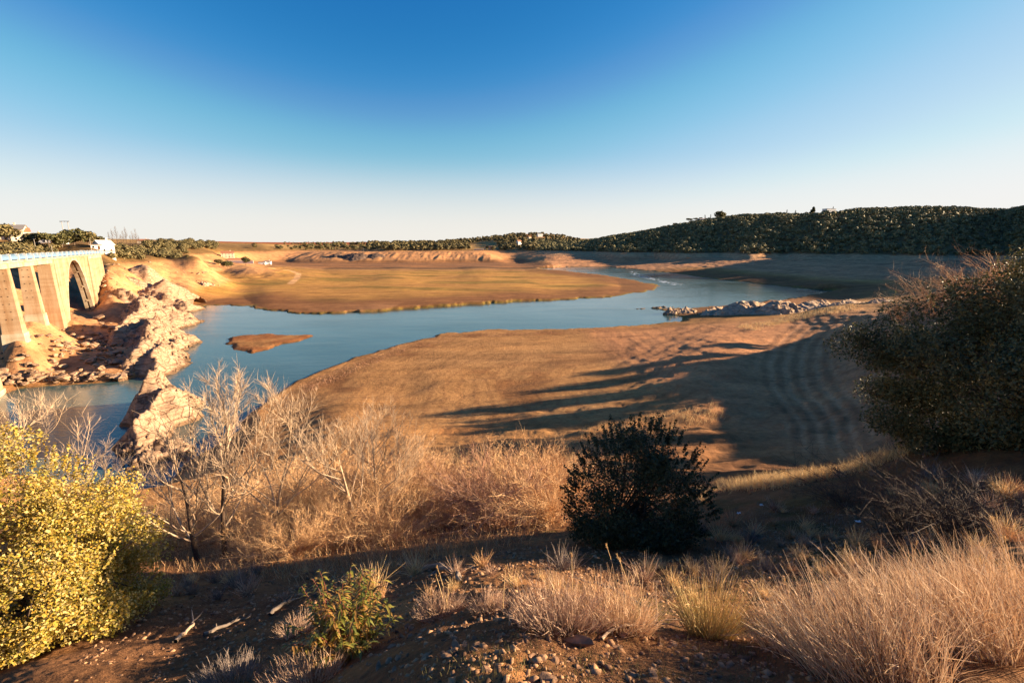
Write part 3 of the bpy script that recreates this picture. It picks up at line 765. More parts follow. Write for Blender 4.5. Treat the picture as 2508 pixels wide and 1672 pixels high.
part("soffit", rib(.95, WB - .95, .3, .45), M_CONC, bridge)
for u in (-.985, -.93, -.84, -.70, -.5, -.2, .2, .5, .70, .84, .93, .985):
    s = (A0 + A1) / 2 + u * (A1 - A0) / 2; z = arch_z(s)
    part("cross_beam", MB().box((s - .35, .95, z - .05), (s + .35, WB - .95, z + 1.0)), M_CONC2, bridge)
for s, w in ((40.3, 3.2), (45.6, .5), (98.0, 3.4)):
    bt = .06
    lo = [(s - 1.2, -.55 - .5, -1), (s + w + .9, -.55 - .5, -1), (s + w + .9, WB + 1.0, -1), (s - 1.2, WB + 1.0, -1)]
    hi = [(s, -.22, 27.62), (s + w, -.22, 27.62), (s + w, WB + .22, 27.62), (s, WB + .22, 27.62)]
    if w < 1: lo = [(s, -.6, -1), (s + w, -.6, -1), (s + w, .7, -1), (s, .7, -1)]; hi = [(s, -.2, 27.6), (s + w, -.2, 27.6), (s + w, .7, 27.6), (s, .7, 27.6)]
    part("pilaster" if w < 1 else "pier", MB().prism(lo, hi), M_CONC, bridge)
part("abutment", MB().prism([(101.5, .35, 8), (134.5, .05, 8), (135, WB, 8), (101.5, WB, 8)], [(101.6, .4, 26.35), (133.6, .4, 27.61), (133.6, WB - .1, 27.61), (101.6, WB - .1, 26.35)]), M_CONC, bridge)
# railings: white posts every 6.4 m, blue panels between them
def railing(y, s_from):
    m = MB()
    for k in range(int((S1 - s_from) / 6.42) + 1):
        s = S1 - 1.0 - k * 6.42
        m = MB().box((s - .22, y - .2, 28.16), (s + .22, y + .2, 29.62)).box((s - .27, y - .24, 29.62), (s + .27, y + .24, 29.72))
        part("railing_post", m, M_WHITE, bridge)
        if s - 6.42 < s_from: break
        f = MB()
        f.box((s - 6.1, y - .03, 28.40), (s - .32, y + .03, 29.1))
        for z in (28.45, 28.8, 29.12): f.box((s - 6.1, y - .07, z - .05), (s - .32, y + .07, z + .05))
        f.box((s - 6.1, y - .07, 29.46), (s - .32, y + .07, 29.56))
        for q in range(1, 6): f.box((s - .32 - q * .96 - .03, y - .03, 28.16), (s - .32 - q * .96 + .03, y + .03, 29.46))
        part("railing_panel", f, M_BLUE, bridge)
railing(-.45, -40); railing(WB + .45, -40)
# ------------------------------------------------------------------ vegetation builders
def rvec(n, r=rng):
    v = r.normal(size=(n, 3)); return v / np.linalg.norm(v, axis=1, keepdims=True)
def leaves(P, size, aspect=1.7, up=.35, r=rng, out=None, vary=.3):
    """one small rhombic leaf per point, (N,3) -> verts, quads"""
    n = len(P); nrm = rvec(n, r); nrm[:, 2] += up
    if out is not None: nrm += out
    nrm /= np.linalg.norm(nrm, axis=1, keepdims=True)
    t = np.cross(nrm, rvec(n, r)); t /= np.linalg.norm(t, axis=1, keepdims=True) + 1e-9
    b = np.cross(nrm, t)
    L = (size * r.uniform(1 - vary, 1 + vary, n))[:, None] * .5; Wd = L / aspect
    V = np.stack([P - t * L, P + b * Wd + nrm * L * .2, P + t * L, P - b * Wd + nrm * L * .2], 1)
    return V.reshape(-1, 3), np.arange(4 * n).reshape(n, 4)
def clumps(C, Rr, per, r=rng, flat=.8, shell=.75):
    """points gathered in clumps (centres C, radii Rr), denser toward each clump's outside"""
    k = len(C); n = k * per
    d = rvec(n, r); rad = shell + (1 - shell) * r.random(n) ** .5; rad = np.where(r.random(n) < .25, r.random(n) ** .5, rad)
    return np.repeat(C, per, 0) + d * (np.repeat(Rr, per) * rad)[:, None] * np.array([1, 1, flat])
def tube(paths, sides=5):
    """paths: list of (pts (k,3), radii (k,)); one mesh of tapered tubes"""
    Vs, Fs, o = [], [], 0
    for P, rad in paths:
        P = np.asarray(P, float); rad = np.asarray(rad, float); k = len(P)
        T = np.gradient(P, axis=0); T /= np.linalg.norm(T, axis=1, keepdims=True) + 1e-9
        ref = np.array([0, 0, 1.]) if abs(T[0, 2]) < .9 else np.array([1., 0, 0])
        U = np.cross(T, ref); U /= np.linalg.norm(U, axis=1, keepdims=True) + 1e-9
        B = np.cross(T, U)
        a = np.arange(sides) * 2 * PI / sides
        ring = P[:, None] + (U[:, None] * np.cos(a)[None, :, None] + B[:, None] * np.sin(a)[None, :, None]) * rad[:, None, None]
        Vs.append(ring.reshape(-1, 3))
        i = np.arange(k - 1)[:, None] * sides; j = np.arange(sides)[None]; j2 = (j + 1) % sides
        Fs.append((np.stack([i + j, i + j2, i + sides + j2, i + sides + j], -1).reshape(-1, 4)) + o); o += k * sides
    return np.concatenate(Vs), np.concatenate(Fs)
def ribbons(P0, D, L, w, bend, r=rng, seg=4, droop=None):
    """N thin curved stalks as crossed-free flat ribbons; P0 roots, D unit directions, L lengths"""
    n = len(P0); side = np.cross(D, rvec(n, r)); side /= np.linalg.norm(side, axis=1, keepdims=True) + 1e-9
    bd = rvec(n, r) * bend; 
    if droop is not None: bd = bd + droop
    ts = np.linspace(0, 1, seg + 1)
    V = np.empty((n, seg + 1, 2, 3))
    for i, t in enumerate(ts):
        c = P0 + D * (L * t)[:, None] + bd * (L * t * t)[:, None]
        ww = (w * (1 - .75 * t))[:, None] if isinstance(w, np.ndarray) else w * (1 - .75 * t)
        V[:, i, 0] = c - side * ww * .5; V[:, i, 1] = c + side * ww * .5
    b = (np.arange(n) * (seg + 1) * 2)[:, None] + np.arange(seg)[None] * 2
    F = np.stack([b, b + 1, b + 3, b + 2], -1).reshape(-1, 4)
    return V.reshape(-1, 3), F
def join(parts):
    Vs, Fs, o = [], [], 0
    for V, F in parts: Vs.append(V); Fs.append(F + o); o += len(V)
    return np.concatenate(Vs), np.concatenate(Fs)
def grow(p, d, L, r0, depth, out, tips, rr, spread=.6, curl=.25, ratio=.68, kids=(2, 4), up=.12, nseg=5):
    """recursive limb; fills out with (points, radii)"""
    P = [np.array(p, float)]; d = np.array(d, float); d /= np.linalg.norm(d)
    for i in range(nseg):
        d = d + rr.normal(size=3) * curl * .25 + np.array([0, 0, up]); d /= np.linalg.norm(d)
        P.append(P[-1] + d * L / nseg)
    r1 = r0 * (.55 if depth else .35)
    out.append((np.array(P), np.linspace(r0, r1, nseg + 1)))
    if depth == 0: tips.append(P[-1]); return
    k = rr.integers(kids[0], kids[1] + 1)
    for j in range(k):
        f = rr.uniform(.35, 1.0) if j else 1.0
        idx = f * nseg; i0 = min(int(idx), nseg - 1); q = P[i0] + (P[i0 + 1] - P[i0]) * (idx - i0)
        a = rvec(1, rr)[0]; a -= a.dot(d) * d; a /= np.linalg.norm(a) + 1e-9
        nd = d + a * spread * rr.uniform(.6, 1.3) * (1 if j else .5)
        grow(q, nd, L * ratio * rr.uniform(.75, 1.15), r0 * (.62 if j else .7) * (1 - .3 * (f < 1)), depth - 1, out, tips, rr, spread, curl, ratio, kids, up, max(3, nseg - 1))

M_OAK = leafmat("oak_leaves", [(.030, .032, .012), (.060, .062, .022), (.10, .096, .036), (.15, .13, .05)], .65, .2, .25, .6)
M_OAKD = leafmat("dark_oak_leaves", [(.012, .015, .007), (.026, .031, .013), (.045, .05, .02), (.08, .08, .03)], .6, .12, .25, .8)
M_YEL = leafmat("yellow_green_leaves", [(.06, .065, .014), (.14, .135, .025), (.27, .225, .035), (.37, .265, .04), (.43, .25, .03), (.47, .37, .14)], .65, .30, .2, 2.2)
M_FAR = leafmat("holm_oak_crowns", [(.06, .06, .028), (.115, .108, .05), (.17, .15, .07), (.23, .20, .09)], .7, .0, .2, .05)
M_FARL = leafmat("scrub_crowns", [(.045, .042, .018), (.080, .070, .028), (.12, .10, .04), (.17, .13, .055)], .7, .0, .2, .05)
M_BARK = simple("bark", (.16, .11, .075), (.07, .05, .035), 9, .9, .5, .02)
M_PALEBARK = simple("pale_bark", (.54, .40, .27), (.33, .22, .13), 7, .8, .3, .01)
M_DARKBARK = simple("dark_bark", (.10, .062, .04), (.045, .028, .018), 9, .9, .4, .01)
M_TWIG = leafmat("dry_twigs", [(.19, .09, .038), (.34, .175, .075), (.50, .29, .135), (.62, .40, .21)], .8, .0, .15, .5)
M_REDTWIG = leafmat("reddish_twigs", [(.17, .07, .04), (.27, .125, .075), (.38, .20, .12), (.44, .27, .17)], .8, .0, .15, .5)
M_DRY = leafmat("dry_stems", [(.11, .06, .035), (.29, .165, .09), (.47, .29, .165), (.68, .48, .30)], .7, .15, .2, 1.2)
M_STRAW = leafmat("straw", [(.38, .22, .085), (.52, .33, .14), (.64, .43, .20), (.72, .52, .27)], .7, .15, .2, .3)

# ------------------------------------------------------------------ far trees: shared low crowns
def far_tree(seed, r=3.6, h=5.2, nl=7, per=34, leaf=1.25, flat=.7, trunk=1.4):
    rr = np.random.default_rng(seed)
    C = rvec(nl, rr) * (r * .5) * np.array([1, 1, .45]) + np.array([0, 0, h * .62]); C[0] = (0, 0, h * .72)
    Rr = rr.uniform(.42, .62, nl) * r
    P = clumps(C, Rr, per, rr, flat, .8)
    P[:, 2] = np.maximum(P[:, 2], h * .16)
    oc = P - np.array([0, 0, h * .45]); oc /= np.linalg.norm(oc, axis=1, keepdims=True) + 1e-9
    V, F = leaves(P, leaf, 1.25, .2, rr, oc * 1.3)
    Vt, Ft = tube([(np.array([(0, 0, -1), (.1, 0, h * .4), (0, .1, h * .8)]), (.3, .22, .10))], 5)
    return join([(V, F), (Vt, Ft)])
def stack(protos, places, rr):
    Vs, Fs, o = [], [], 0
    for (x, y, z, s) in places:
        V, F = protos[rr.integers(len(protos))]
        a = rr.uniform(0, 2 * PI); c, sn = math.cos(a), math.sin(a)
        V2 = np.stack([V[:, 0] * c - V[:, 1] * sn, V[:, 0] * sn + V[:, 1] * c, V[:, 2] * rr.uniform(.85, 1.15)], 1) * s + (x, y, z)
        Vs.append(V2); Fs.append(F + o); o += len(V)
    return np.concatenate(Vs), np.concatenate(Fs)
OAKS = [far_tree(s) for s in range(6)]
OAK_ME = [mesh("oak_tree", V, F, M_FAR) for V, F in OAKS]
LOW = [far_tree(s + 20, per=16, leaf=1.7, nl=6) for s in range(5)]
SHR = [far_tree(s + 40, r=3.0, h=2.8, nl=8, per=34, leaf=.8, flat=.55) for s in range(5)]
SHR_ME = [mesh("shrub", V, F, M_FARL) for V, F in SHR]
OAKL_ME = [mesh("oak_tree", V, F, M_FARL) for V, F in [far_tree(s + 60, r=3.6, h=5.6, nl=8, per=60, leaf=.8) for s in range(5)]]
# the wood on the right-hand ridge
rr = np.random.default_rng(77)
cand = []
gx = np.arange(40, 1250, 7.2); gy = np.arange(430, 1500, 7.2)
GX, GY = np.meshgrid(gx, gy); GX = GX.ravel() + rr.uniform(-3, 3, GX.size); GY = GY.ravel() + rr.uniform(-3, 3, GY.size)
azs = GX / GY
Bz, sdz = ground_h(GX, GY, True)[3], None
ok = (azs < 1.2) & (azs > -.01 + .02) & (Bz > 19.6) & (GY > 470)
# keep only the near side of the crest (plus two rows past it), where the photograph shows the wood
order = np.argsort(-GY[ok])
X, Y, Z = GX[ok], GY[ok], ground_h(GX[ok], GY[ok])
ang = np.arctan2(X, Y); rad = np.hypot(X, Y)
ab = np.floor(np.degrees(ang) / .35).astype(int); keepm = np.zeros(len(X), bool)
for b in np.unique(ab):
    i = np.where(ab == b)[0]; i = i[np.argsort(rad[i])]
    el = (Z[i] + 5.5 - EYE) / rad[i]; mx = np.maximum.accumulate(np.concatenate([[-9], el[:-1]]))
    keepm[i] = el > mx - .006
for hd_ in (1614, 1553, 1903, 1582, 1653):
    ua = ray(hd_, 500); ua = math.atan2(ua[0], ua[1]); keepm &= ~((np.abs(ang - ua) < (.016 if hd_ in (1614, 1903) else .009)) & (rad > 700) & (Z + 9 > (Z[np.abs(ang - ua) < .02].max() if (np.abs(ang - ua) < .02).any() else 0)))
keepm &= ~((X / Y < .30) & (Y > 1500)) & (rr.random(len(X)) > .12 + .2 * (fbm(X / 60, Y / 60, 2) > .25))
X, Y, Z = X[keepm], Y[keepm], Z[keepm]
S = .62 + .95 * rr.random(len(X)) ** 1.6
rad = np.hypot(X, Y)
order = np.argsort(rad / S)
near_i = order[:190]; rest = order[190:]
lab = "round holm oak in the thick dark wood on the right-hand ridge"
for i in near_i:
    obj("oak_tree", OAK_ME[rr.integers(len(OAK_ME))], loc=(X[i], Y[i], Z[i] - .3), rot=(0, 0, rr.uniform(0, 6.28)), sc=(S[i], S[i], S[i] * rr.uniform(.85, 1.2)), label=lab, cat="tree", group="holm oaks on the right-hand ridge")
V, F = stack(LOW, [(X[i], Y[i], Z[i] - .3, S[i]) for i in rest], rr)
obj("woodland", mesh("woodland", V, F, M_FAR), label="dense dark oak wood covering the upper half of the right-hand ridge", cat="woodland", kind='stuff', group="woods")
print("ridge trees", len(X))
# trees on the near hill to the right: the long shadows on the beach are theirs
for i, (x, y, s_) in enumerate([(96, 62, 1.3), (104, 80, 1.1), (112, 96, 1.35), (120, 70, 1.5), (126, 112, 1.2), (132, 90, 1.5), (138, 126, 1.3), (146, 104, 1.5), (152, 140, 1.2), (88, 52, 1.2), (110, 50, 1.5), (80, 36, 1.4), (160, 120, 1.5), (98, 30, 1.5), (70, 58, .9), (118, 130, .8)]):
    obj("oak_tree", OAKL_ME[i % 5], loc=(x, y, gz(x, y) - .3), rot=(0, 0, i), sc=(s_,) * 3, label="round oak on the hill right of the frame that shades the beach", cat="tree", group="oaks of the near hill")
# far bank and low hills: trees along the high-water line
XC = [(1100, 1145, 555, 574), (1078, 1120, 560, 580), (1183, 1201, 552, 573), (1207, 1225, 549, 566), (1228, 1255, 546, 564), (500, 580, 552, 576), (588, 622, 558, 575)]
def far_places(n, dxr, dyr, seed, smin, smax, spread=0, ymin=0, ymax=1e9, t1=4000):
    r2 = np.random.default_rng(seed); out = []
    k = 0
    while len(out) < n and k < n * 6:
        k += 1
        a, b = r2.uniform(*dxr), r2.uniform(*dyr)
        if any(c[0] < a < c[1] and c[2] < b < c[3] for c in XC): continue
        q = hit(a, b, 60, t1)
        if q is None or not (ymin < q[1] < ymax): continue
        out.append((q[0], q[1], q[2] - .3, r2.uniform(smin, smax)))
    return out
fb = far_places(130, (700, 1240), (563, 577), 3, 1.5, 2.4, ymin=700)
for q in fb:  # oaks of the same kind as those on the near hill
    obj("bushy_oak", OAKL_ME[rr.integers(5)], loc=q[:3], rot=(0, 0, rr.uniform(0, 6.28)), sc=(q[3],) * 3, label="small bushy oak in the belt of trees above the far shore", cat="tree", group="trees above the far shore")
hill = far_places(420, (940, 1330), (531, 558), 4, 1.2, 2.2, ymin=1100) + far_places(160, (650, 980), (550, 563), 5, .8, 1.6, ymin=900) + far_places(520, (840, 1240), (553, 575), 15, 1.4, 2.4, ymin=850) + far_places(60, (600, 860), (566, 575), 16, 1.0, 1.6, ymin=650)
V, F = stack(LOW, hill, rr)
obj("woodland", mesh("woodland", V, F, M_FARL), label="far wooded hill rising behind the tree belt at the centre of the horizon", cat="woodland", kind='stuff', group="woods")
sh = far_places(90, (258, 430), (566, 596), 6, .7, 1.5, ymin=200, ymax=900)
for q in sh:
    obj("shrub", SHR_ME[rr.integers(5)], loc=q[:3], rot=(0, 0, rr.uniform(0, 6.28)), sc=(q[3],) * 3, label="olive green bush in the scrub beside the end of the bridge", cat="shrub", group="bushes beyond the bridge end")
sh = far_places(110, (330, 620), (557, 575), 7, 1.1, 1.9, ymin=350, ymax=1500)
for q in sh:  # oaks too, sharing the crown shapes of the far-shore belt
    obj("round_oak", OAKL_ME[rr.integers(5)], loc=q[:3], rot=(0, 0, rr.uniform(0, 6.28)), sc=(q[3] * .8,) * 3, label="small round oak on the low hill left of the sandbar", cat="tree", group="trees on the low left hill")
sh = far_places(45, (0, 130), (566, 592), 8, .8, 1.4, ymin=180, ymax=600)
for q in sh:
    obj("shrub", SHR_ME[rr.integers(5)], loc=q[:3], rot=(0, 0, rr.uniform(0, 6.28)), sc=(q[3],) * 3, label="olive green bush on the bank behind the bridge railing", cat="shrub", group="bushes behind the bridge")

# trees that stand out: crown and trunk
def skyline(dx, back=0.0):
    """distance at which the ridge crest stands highest along a bearing"""
    u = ray(dx, 500)[0] / ray(dx, 500)[1]; Yv = np.arange(620, 1350, 6.0)
    return float(Yv[np.argmax((ground_h(u * Yv, Yv) - EYE) / Yv)]) - back
def standing(name, dx, dbase, Y, H, Wd, mat, label, cat="tree", shape="round", group=None, seed=0):
    if dx > 1500: Y = skyline(dx, 4)
    x, y, _ = atY(dx, dbase, Y); z = gz(x, y) - .3
    t = empty(name, (x, y, z), label=label, cat=cat, group=group)
    rr = np.random.default_rng(seed + int(dx))
    if shape == "umbrella":
        C = rr.uniform(-1, 1, (9, 3)) * (Wd * .33, Wd * .33, H * .04) + (0, 0, H * .84); Rs = np.full(9, Wd * .2); tr = .8; fl = .55
    elif shape == "cypress":
        k = 9; C = np.stack([np.zeros(k), np.zeros(k), np.linspace(.15, .95, k) * H], 1); Rs = Wd * .5 * np.sin(np.linspace(.5, 2.9, k)) ** .7; tr = .3; fl = 1.6
    elif shape == "cone":
        k = 16; zt = rr.uniform(.15, .95, k); C = rvec(k, rr) * (Wd * .3 * (1 - zt))[:, None] + np.stack([0 * zt, 0 * zt, zt * H], 1); Rs = Wd * .32 * (1.1 - zt); tr = .7; fl = .8
    else:
        C = rvec(9, rr) * (Wd * .28, Wd * .28, H * .16) + (0, 0, H * .66); Rs = rr.uniform(.18, .28, 9) * Wd; tr = .6; fl = .8
    V, F = leaves(clumps(C, Rs, 110, rr, fl, .7), max(.45, Wd * .1), 1.3, .4, rr)
    obj("crown", mesh("crown", V, F, mat), t)
    paths = [(np.array([(0, 0, -.5), (.1, .1, H * .4), (0, 0, H * tr)]), (.09 * H * .35, .07 * H * .35, .04 * H * .35))]
    if shape in ("round", "umbrella"):
        for a in range(4):
            an = a * 1.6 + rr.uniform(0, 1); paths.append((np.array([(0, 0, H * .42), (math.cos(an) * Wd * .18, math.sin(an) * Wd * .18, H * .62), (math.cos(an) * Wd * .3, math.sin(an) * Wd * .3, H * .78)]), (.02 * H, .014 * H, .008 * H)))
    V, F = tube(paths, 6); obj("trunk", mesh("trunk", V, F, M_BARK), t)
    return t
for a in [("pine_tree", 1550, 523, 960, 11, 11, M_OAK, "lone small umbrella pine on the ridge skyline, leftmost of the umbrella pines", "tree", "umbrella"),
          ("pine_tree", 1582, 517, 930, 16, 17, M_OAK, "widest umbrella pine on the ridge skyline, left of the white villa", "tree", "umbrella"),
          ("pine_tree", 1597, 515, 925, 14, 12, M_OAK, "umbrella pine touching the widest one on its right side", "tree", "umbrella"),
          ("pine_tree", 1609, 512, 920, 13, 8, M_OAK, "narrow umbrella pine next to the white villa on the ridge", "tree", "umbrella"),
          ("cypress_tree", 1618, 512, 915, 18, 7, M_OAKD, "dark pointed conifer rising behind the white villa", "tree", "cone"),
          ("cypress_tree", 1631, 512, 910, 15, 3, M_OAKD, "slim cypress right of the white villa", "tree", "cypress"),
          ("oak_tree", 1653, 513, 900, 19, 27, M_OAK, "broadest domed tree on the ridge skyline right of the villa", "tree", "round"),
          ("pine_tree", 1656, 513, 905, 24, 8, M_OAKD, "conifer tip poking out of the broad domed tree on the ridge", "tree", "cone"),
          ("cypress_tree", 1806, 499, 870, 13, 2.6, M_OAKD, "left of two thin cypresses on the skyline between domed tree and hilltop house", "tree", "cypress"),
          ("cypress_tree", 1826, 497, 865, 13, 3.0, M_OAKD, "right of two thin cypresses on the skyline between domed tree and hilltop house", "tree", "cypress"),
          ("pine_tree", 1866, 497, 850, 19, 15, M_OAKD, "dark cone-topped pine left of the flat-roofed hilltop house", "tree", "cone"),
          ("cypress_tree", 1912, 491, 845, 13, 2.4, M_OAKD, "thin dark cypress standing against the flat-roofed hilltop house", "tree", "cypress"),
          ("oak_tree", 24, 570, 275, 11.5, 13, M_FARL, "large spreading tree in front of the biggest village house, farthest left", "tree", "round"),
          ("oak_tree", 66, 563, 270, 8.5, 9, M_FARL, "round tree between the biggest village house and the small cream house", "tree", "round"),
          ("oak_tree", 112, 566, 275, 9.5, 15, M_OAK, "forked spreading pine above the railing in front of the white roof", "tree", "umbrella"),
          ("oak_tree", 143, 566, 285, 8.5, 12, M_OAK, "dark round tree right of the forked pine in the village row", "tree", "round"),
          ("oak_tree", 172, 567, 290, 9.5, 15, M_OAK, "widest dark tree of the village row, beneath the power line frame", "tree", "round"),
          ("oak_tree", 204, 570, 295, 8.0, 11, M_FARL, "olive tree at the right end of the village row beside the street lamp", "tree", "round"),
          ("oak_tree", 236, 568, 320, 9, 7, M_OAK, "small tree crown showing behind the white gabled house", "tree", "round"),
          ("oak_tree", 516, 563, 520, 8, 12, M_OAK, "dark tree against the left side of the terracotta-roofed farmhouse", "tree", "round"),
          ("oak_tree", 560, 564, 560, 10, 11, M_OAK, "tall dark tree right of the terracotta-roofed farmhouse", "tree", "round"),
          ("oak_tree", 497, 563, 540, 6.5, 10, M_FARL, "olive tree on the hill left of the farmhouse", "tree", "round")]:
    standing(*a)

# ------------------------------------------------------------------ houses, poles, cars
M_CREAM = simple("cream_render", (.62, .50, .36), (.52, .41, .29), .8, .9)
M_WALLW = simple("white_render", (.78, .76, .72), (.70, .67, .62), .8, .9)
M_TILE = simple("terracotta_tiles", (.42, .17, .085), (.28, .11, .06), 2.5, .85, .4, .05)
M_GREYR = simple("grey_roof", (.24, .22, .20), (.17, .15, .14), 2, .8)
M_GLASS = simple("window_glass", (.03, .035, .04), (.02, .02, .025), 2, .15, spec=.6)
M_WOODD = simple("door_wood", (.12, .06, .03), None, 4, .7)
M_POLE = simple("pole_concrete", (.36, .32, .27), None, 2, .8)
def house(dx, dy, Y, w, d, h, rh, wall, roof, label, rz=0.0, flat=False, storeys=1, chimney=True, name="house"):
    if dx > 1500: Y = skyline(dx, 10)
    x, y, _ = atY(dx, dy, Y); z = gz(x, y) - .3
    t = empty(name, (x, y, z), rz, label=label, cat="house")
    part("wall", MB().box((-w / 2, -d / 2, -3), (w / 2, d / 2, h)), wall, t) if flat else part("wall", MB().box((-w / 2, -d / 2, -3), (w / 2, d / 2, h)).prism([(-w / 2, -d / 2, h + .001), (-w / 2, d / 2, h + .001), (-w / 2, 0, h + rh - .1)], [(w / 2, -d / 2, h + .001), (w / 2, d / 2, h + .001), (w / 2, 0, h + rh - .1)]), wall, t)
    e = .5
    if flat: rf = part("roof", MB().box((-w / 2 - .4, -d / 2 - .4, h + .002), (w / 2 + .4, d / 2 + .4, h + .45)), roof, t)
    else:
        m = MB()
        for sy in (-1, 1):
            m.prism([(-w / 2 - e, sy * (d / 2 + e), h - .25), (w / 2 + e, sy * (d / 2 + e), h - .25), (w / 2 + e, 0, h + rh), (-w / 2 - e, 0, h + rh)], [(-w / 2 - e, sy * (d / 2 + e), h - .02), (w / 2 + e, sy * (d / 2 + e), h - .02), (w / 2 + e, 0, h + rh + .23), (-w / 2 - e, 0, h + rh + .23)])
        rf = part("roof", m, roof, t)
    if chimney: part("chimney", MB().box((w * .2, -.4, h), (w * .2 + .8, .4, h + rh + 1.2)).box((w * .2 - .1, -.5, h + rh + 1.2), (w * .2 + .9, .5, h + rh + 1.4)), wall, rf)
    nw = max(2, int(w / 3.4))
    for st in range(storeys):
        for i in range(nw):
            cx = -w / 2 + (i + .5) * w / nw; zb = .9 + st * 2.9
            if st == 0 and i == nw // 2:
                part("door", MB().box((cx - .5, -d / 2 - .06, .0), (cx + .5, -d / 2 + .1, 2.2)), M_WOODD, t); continue
            f = part("window", MB().box((cx - .62, -d / 2 - .05, zb - .1), (cx + .62, -d / 2 + .1, zb + 1.35)), M_WALLW, t)
            part("pane", MB().box((cx - .5, -d / 2 - .08, zb), (cx + .5, -d / 2 + .05, zb + 1.25)), M_GLASS, f)
    for st in range(storeys):
        f = part("window", MB().box((w / 2 - .1, -.62, .8 + st * 2.9), (w / 2 + .05, .62, 2.25 + st * 2.9)), M_WALLW, t)
        part("pane", MB().box((w / 2 - .05, -.5, .9 + st * 2.9), (w / 2 + .08, .5, 2.15 + st * 2.9)), M_GLASS, f)
    return t
house(26, 574, 300, 17, 9, 7, 2.6, M_CREAM, M_GREYR, "big cream two-storey house with a dark roof behind trees, farthest left in the village", .5, storeys=2)
house(52, 573, 302, 9, 8, 6.2, 2.2, M_CREAM, M_TILE, "cream house with a gable joined to the right of the biggest village house", .9, storeys=2)
house(84, 571, 320, 11, 7, 3.4, 1.6, M_CREAM, M_TILE, "small cream bungalow between two trees on the village skyline", .4)
house(124, 573, 310, 15, 9, 3.2, 1.4, M_WALLW, M_WALLW, "low house with a white roof showing under the forked pine", .3, chimney=False)
house(239, 572, 292, 7.0, 9, 4.6, 2.6, M_WALLW, M_WALLW, "bright white gabled house at the far end of the bridge", 1.1)
house(222, 573, 285, 5, 4, 2.6, .3, M_WALLW, M_GREYR, "small white flat-topped shed left of the white gabled house", .7, flat=True, chimney=False)
house(247, 577, 276, 6.5, 4, 2.8, .3, M_WALLW, M_GREYR, "low white building with a dark front below the white gabled house", .7, flat=True, chimney=False)
house(331, 561, 700, 13, 9, 4.2, 2.0, M_CREAM, M_TILE, "orange-lit house half hidden by the scrub skyline right of the bare poplars", .4)
house(520, 561, 640, 15, 10, 6.0, 2.4, M_CREAM, M_TILE, "upper terracotta-roofed farmhouse beside dark trees on the low left hill", .5, storeys=2)
house(536, 564, 600, 14, 8, 3.4, 1.8, M_CREAM, M_TILE, "lower long farmhouse with a terracotta roof behind a white garden wall", .5)
house(563, 567.5, 620, 8, 6, 2.4, .3, M_WALLW, M_WALLW, "tiny flat white hut at the right end of the white garden wall", .3, flat=True, chimney=False)
house(598, 565, 760, 10, 8, 4.2, .3, M_WALLW, M_GREYR, "left of the two white houses in front of the red ploughed field", .3, flat=True, chimney=False, storeys=1)
house(611, 564.5, 770, 10, 8, 4.6, 1.4, M_WALLW, M_GREYR, "right of the two white houses in front of the red ploughed field", .3)
house(1124, 563, 1150, 20, 10, 6.5, 2.6, M_CREAM, M_TILE, "terracotta-roofed villa among the trees of the far shore, biggest there", .3, storeys=2)
house(1100, 568, 1100, 21, 9, 3.0, .3, M_CREAM, M_WALLW, "long low building with a flat white roof below the far-shore villa", .2, flat=True, chimney=False)
house(1192, 561, 1300, 12, 10, 9, 3, M_WALLW, M_TILE, "tall white house with a red roof halfway along the far wooded hill", .6, storeys=3)
house(1216, 556, 1500, 9, 8, 9, 2, M_CREAM, M_TILE, "narrow yellow-lit house between the tall white house and the bare red hill", .6, storeys=2)
house(1240, 553, 1700, 20, 10, 8, 2, M_WALLW, M_WALLW, "white house at the foot of the bare red hill", .4, storeys=2)
house(1614, 516, 925, 26, 11, 7, 2, M_WALLW, M_GREYR, "white villa among umbrella pines on the ridge skyline", .3, storeys=2)
house(1553, 526, 955, 14, 9, 5, 2, M_CREAM, M_TILE, "small orange-lit house beneath the lone umbrella pine", .3)
house(1903, 493, 850, 22, 10, 8.5, .3, M_WALLW, M_WALLW, "flat-roofed white hilltop house at the highest point of the ridge", .3, flat=True, storeys=2)
def pole(dx, dy, Y, h, label, frame=False, lamp=False, cat="pole"):
    x, y, _ = atY(dx, dy, Y); z = gz(x, y) - .5
    t = empty("power_pole" if not lamp else "street_lamp", (x, y, z), label=label, cat=cat)
    if frame:
        for s in (-1, 1): part("pole", MB().cyl((s * 2.2, 0, 0), (s * 2.0, 0, h), .22, .15), M_POLE, t)
        part("crossarm", MB().box((-3.4, -.12, h - .35), (3.4, .12, h - .05)), M_POLE, t)
        for s in (-3, 0, 3): part("insulator", MB().cyl((s, 0, h - .9), (s, 0, h - .36), .1, .14), M_GREYR, t)
    else:
        part("pole", MB().cyl((0, 0, 0), (0, 0, h), .16, .09), M_POLE, t)
        part("lamp_head" if lamp else "crossarm", MB().box((-.9 if not lamp else 0, -.08, h - .3), (.9, .08, h - .15)), M_POLE, t)
pole(158, 562, 330, 15, "H-shaped power line frame standing above the village trees", True)
pole(34, 578, 262, 7.5, "pale pole in front of the biggest village house")
pole(83, 576, 268, 7.5, "pale pole left of the forked pine")
pole(121, 582, 255, 7.5, "pale pole below the white-roofed low house")
pole(211, 580, 262, 10, "tall street lamp left of the white gabled house", lamp=True, cat="street lamp")
pole(835, 572, 900, 13, "thin pole standing in the dry grass above the dark knoll")
pole(1137, 571, 1080, 13, "pale pole right of the far-shore villa")
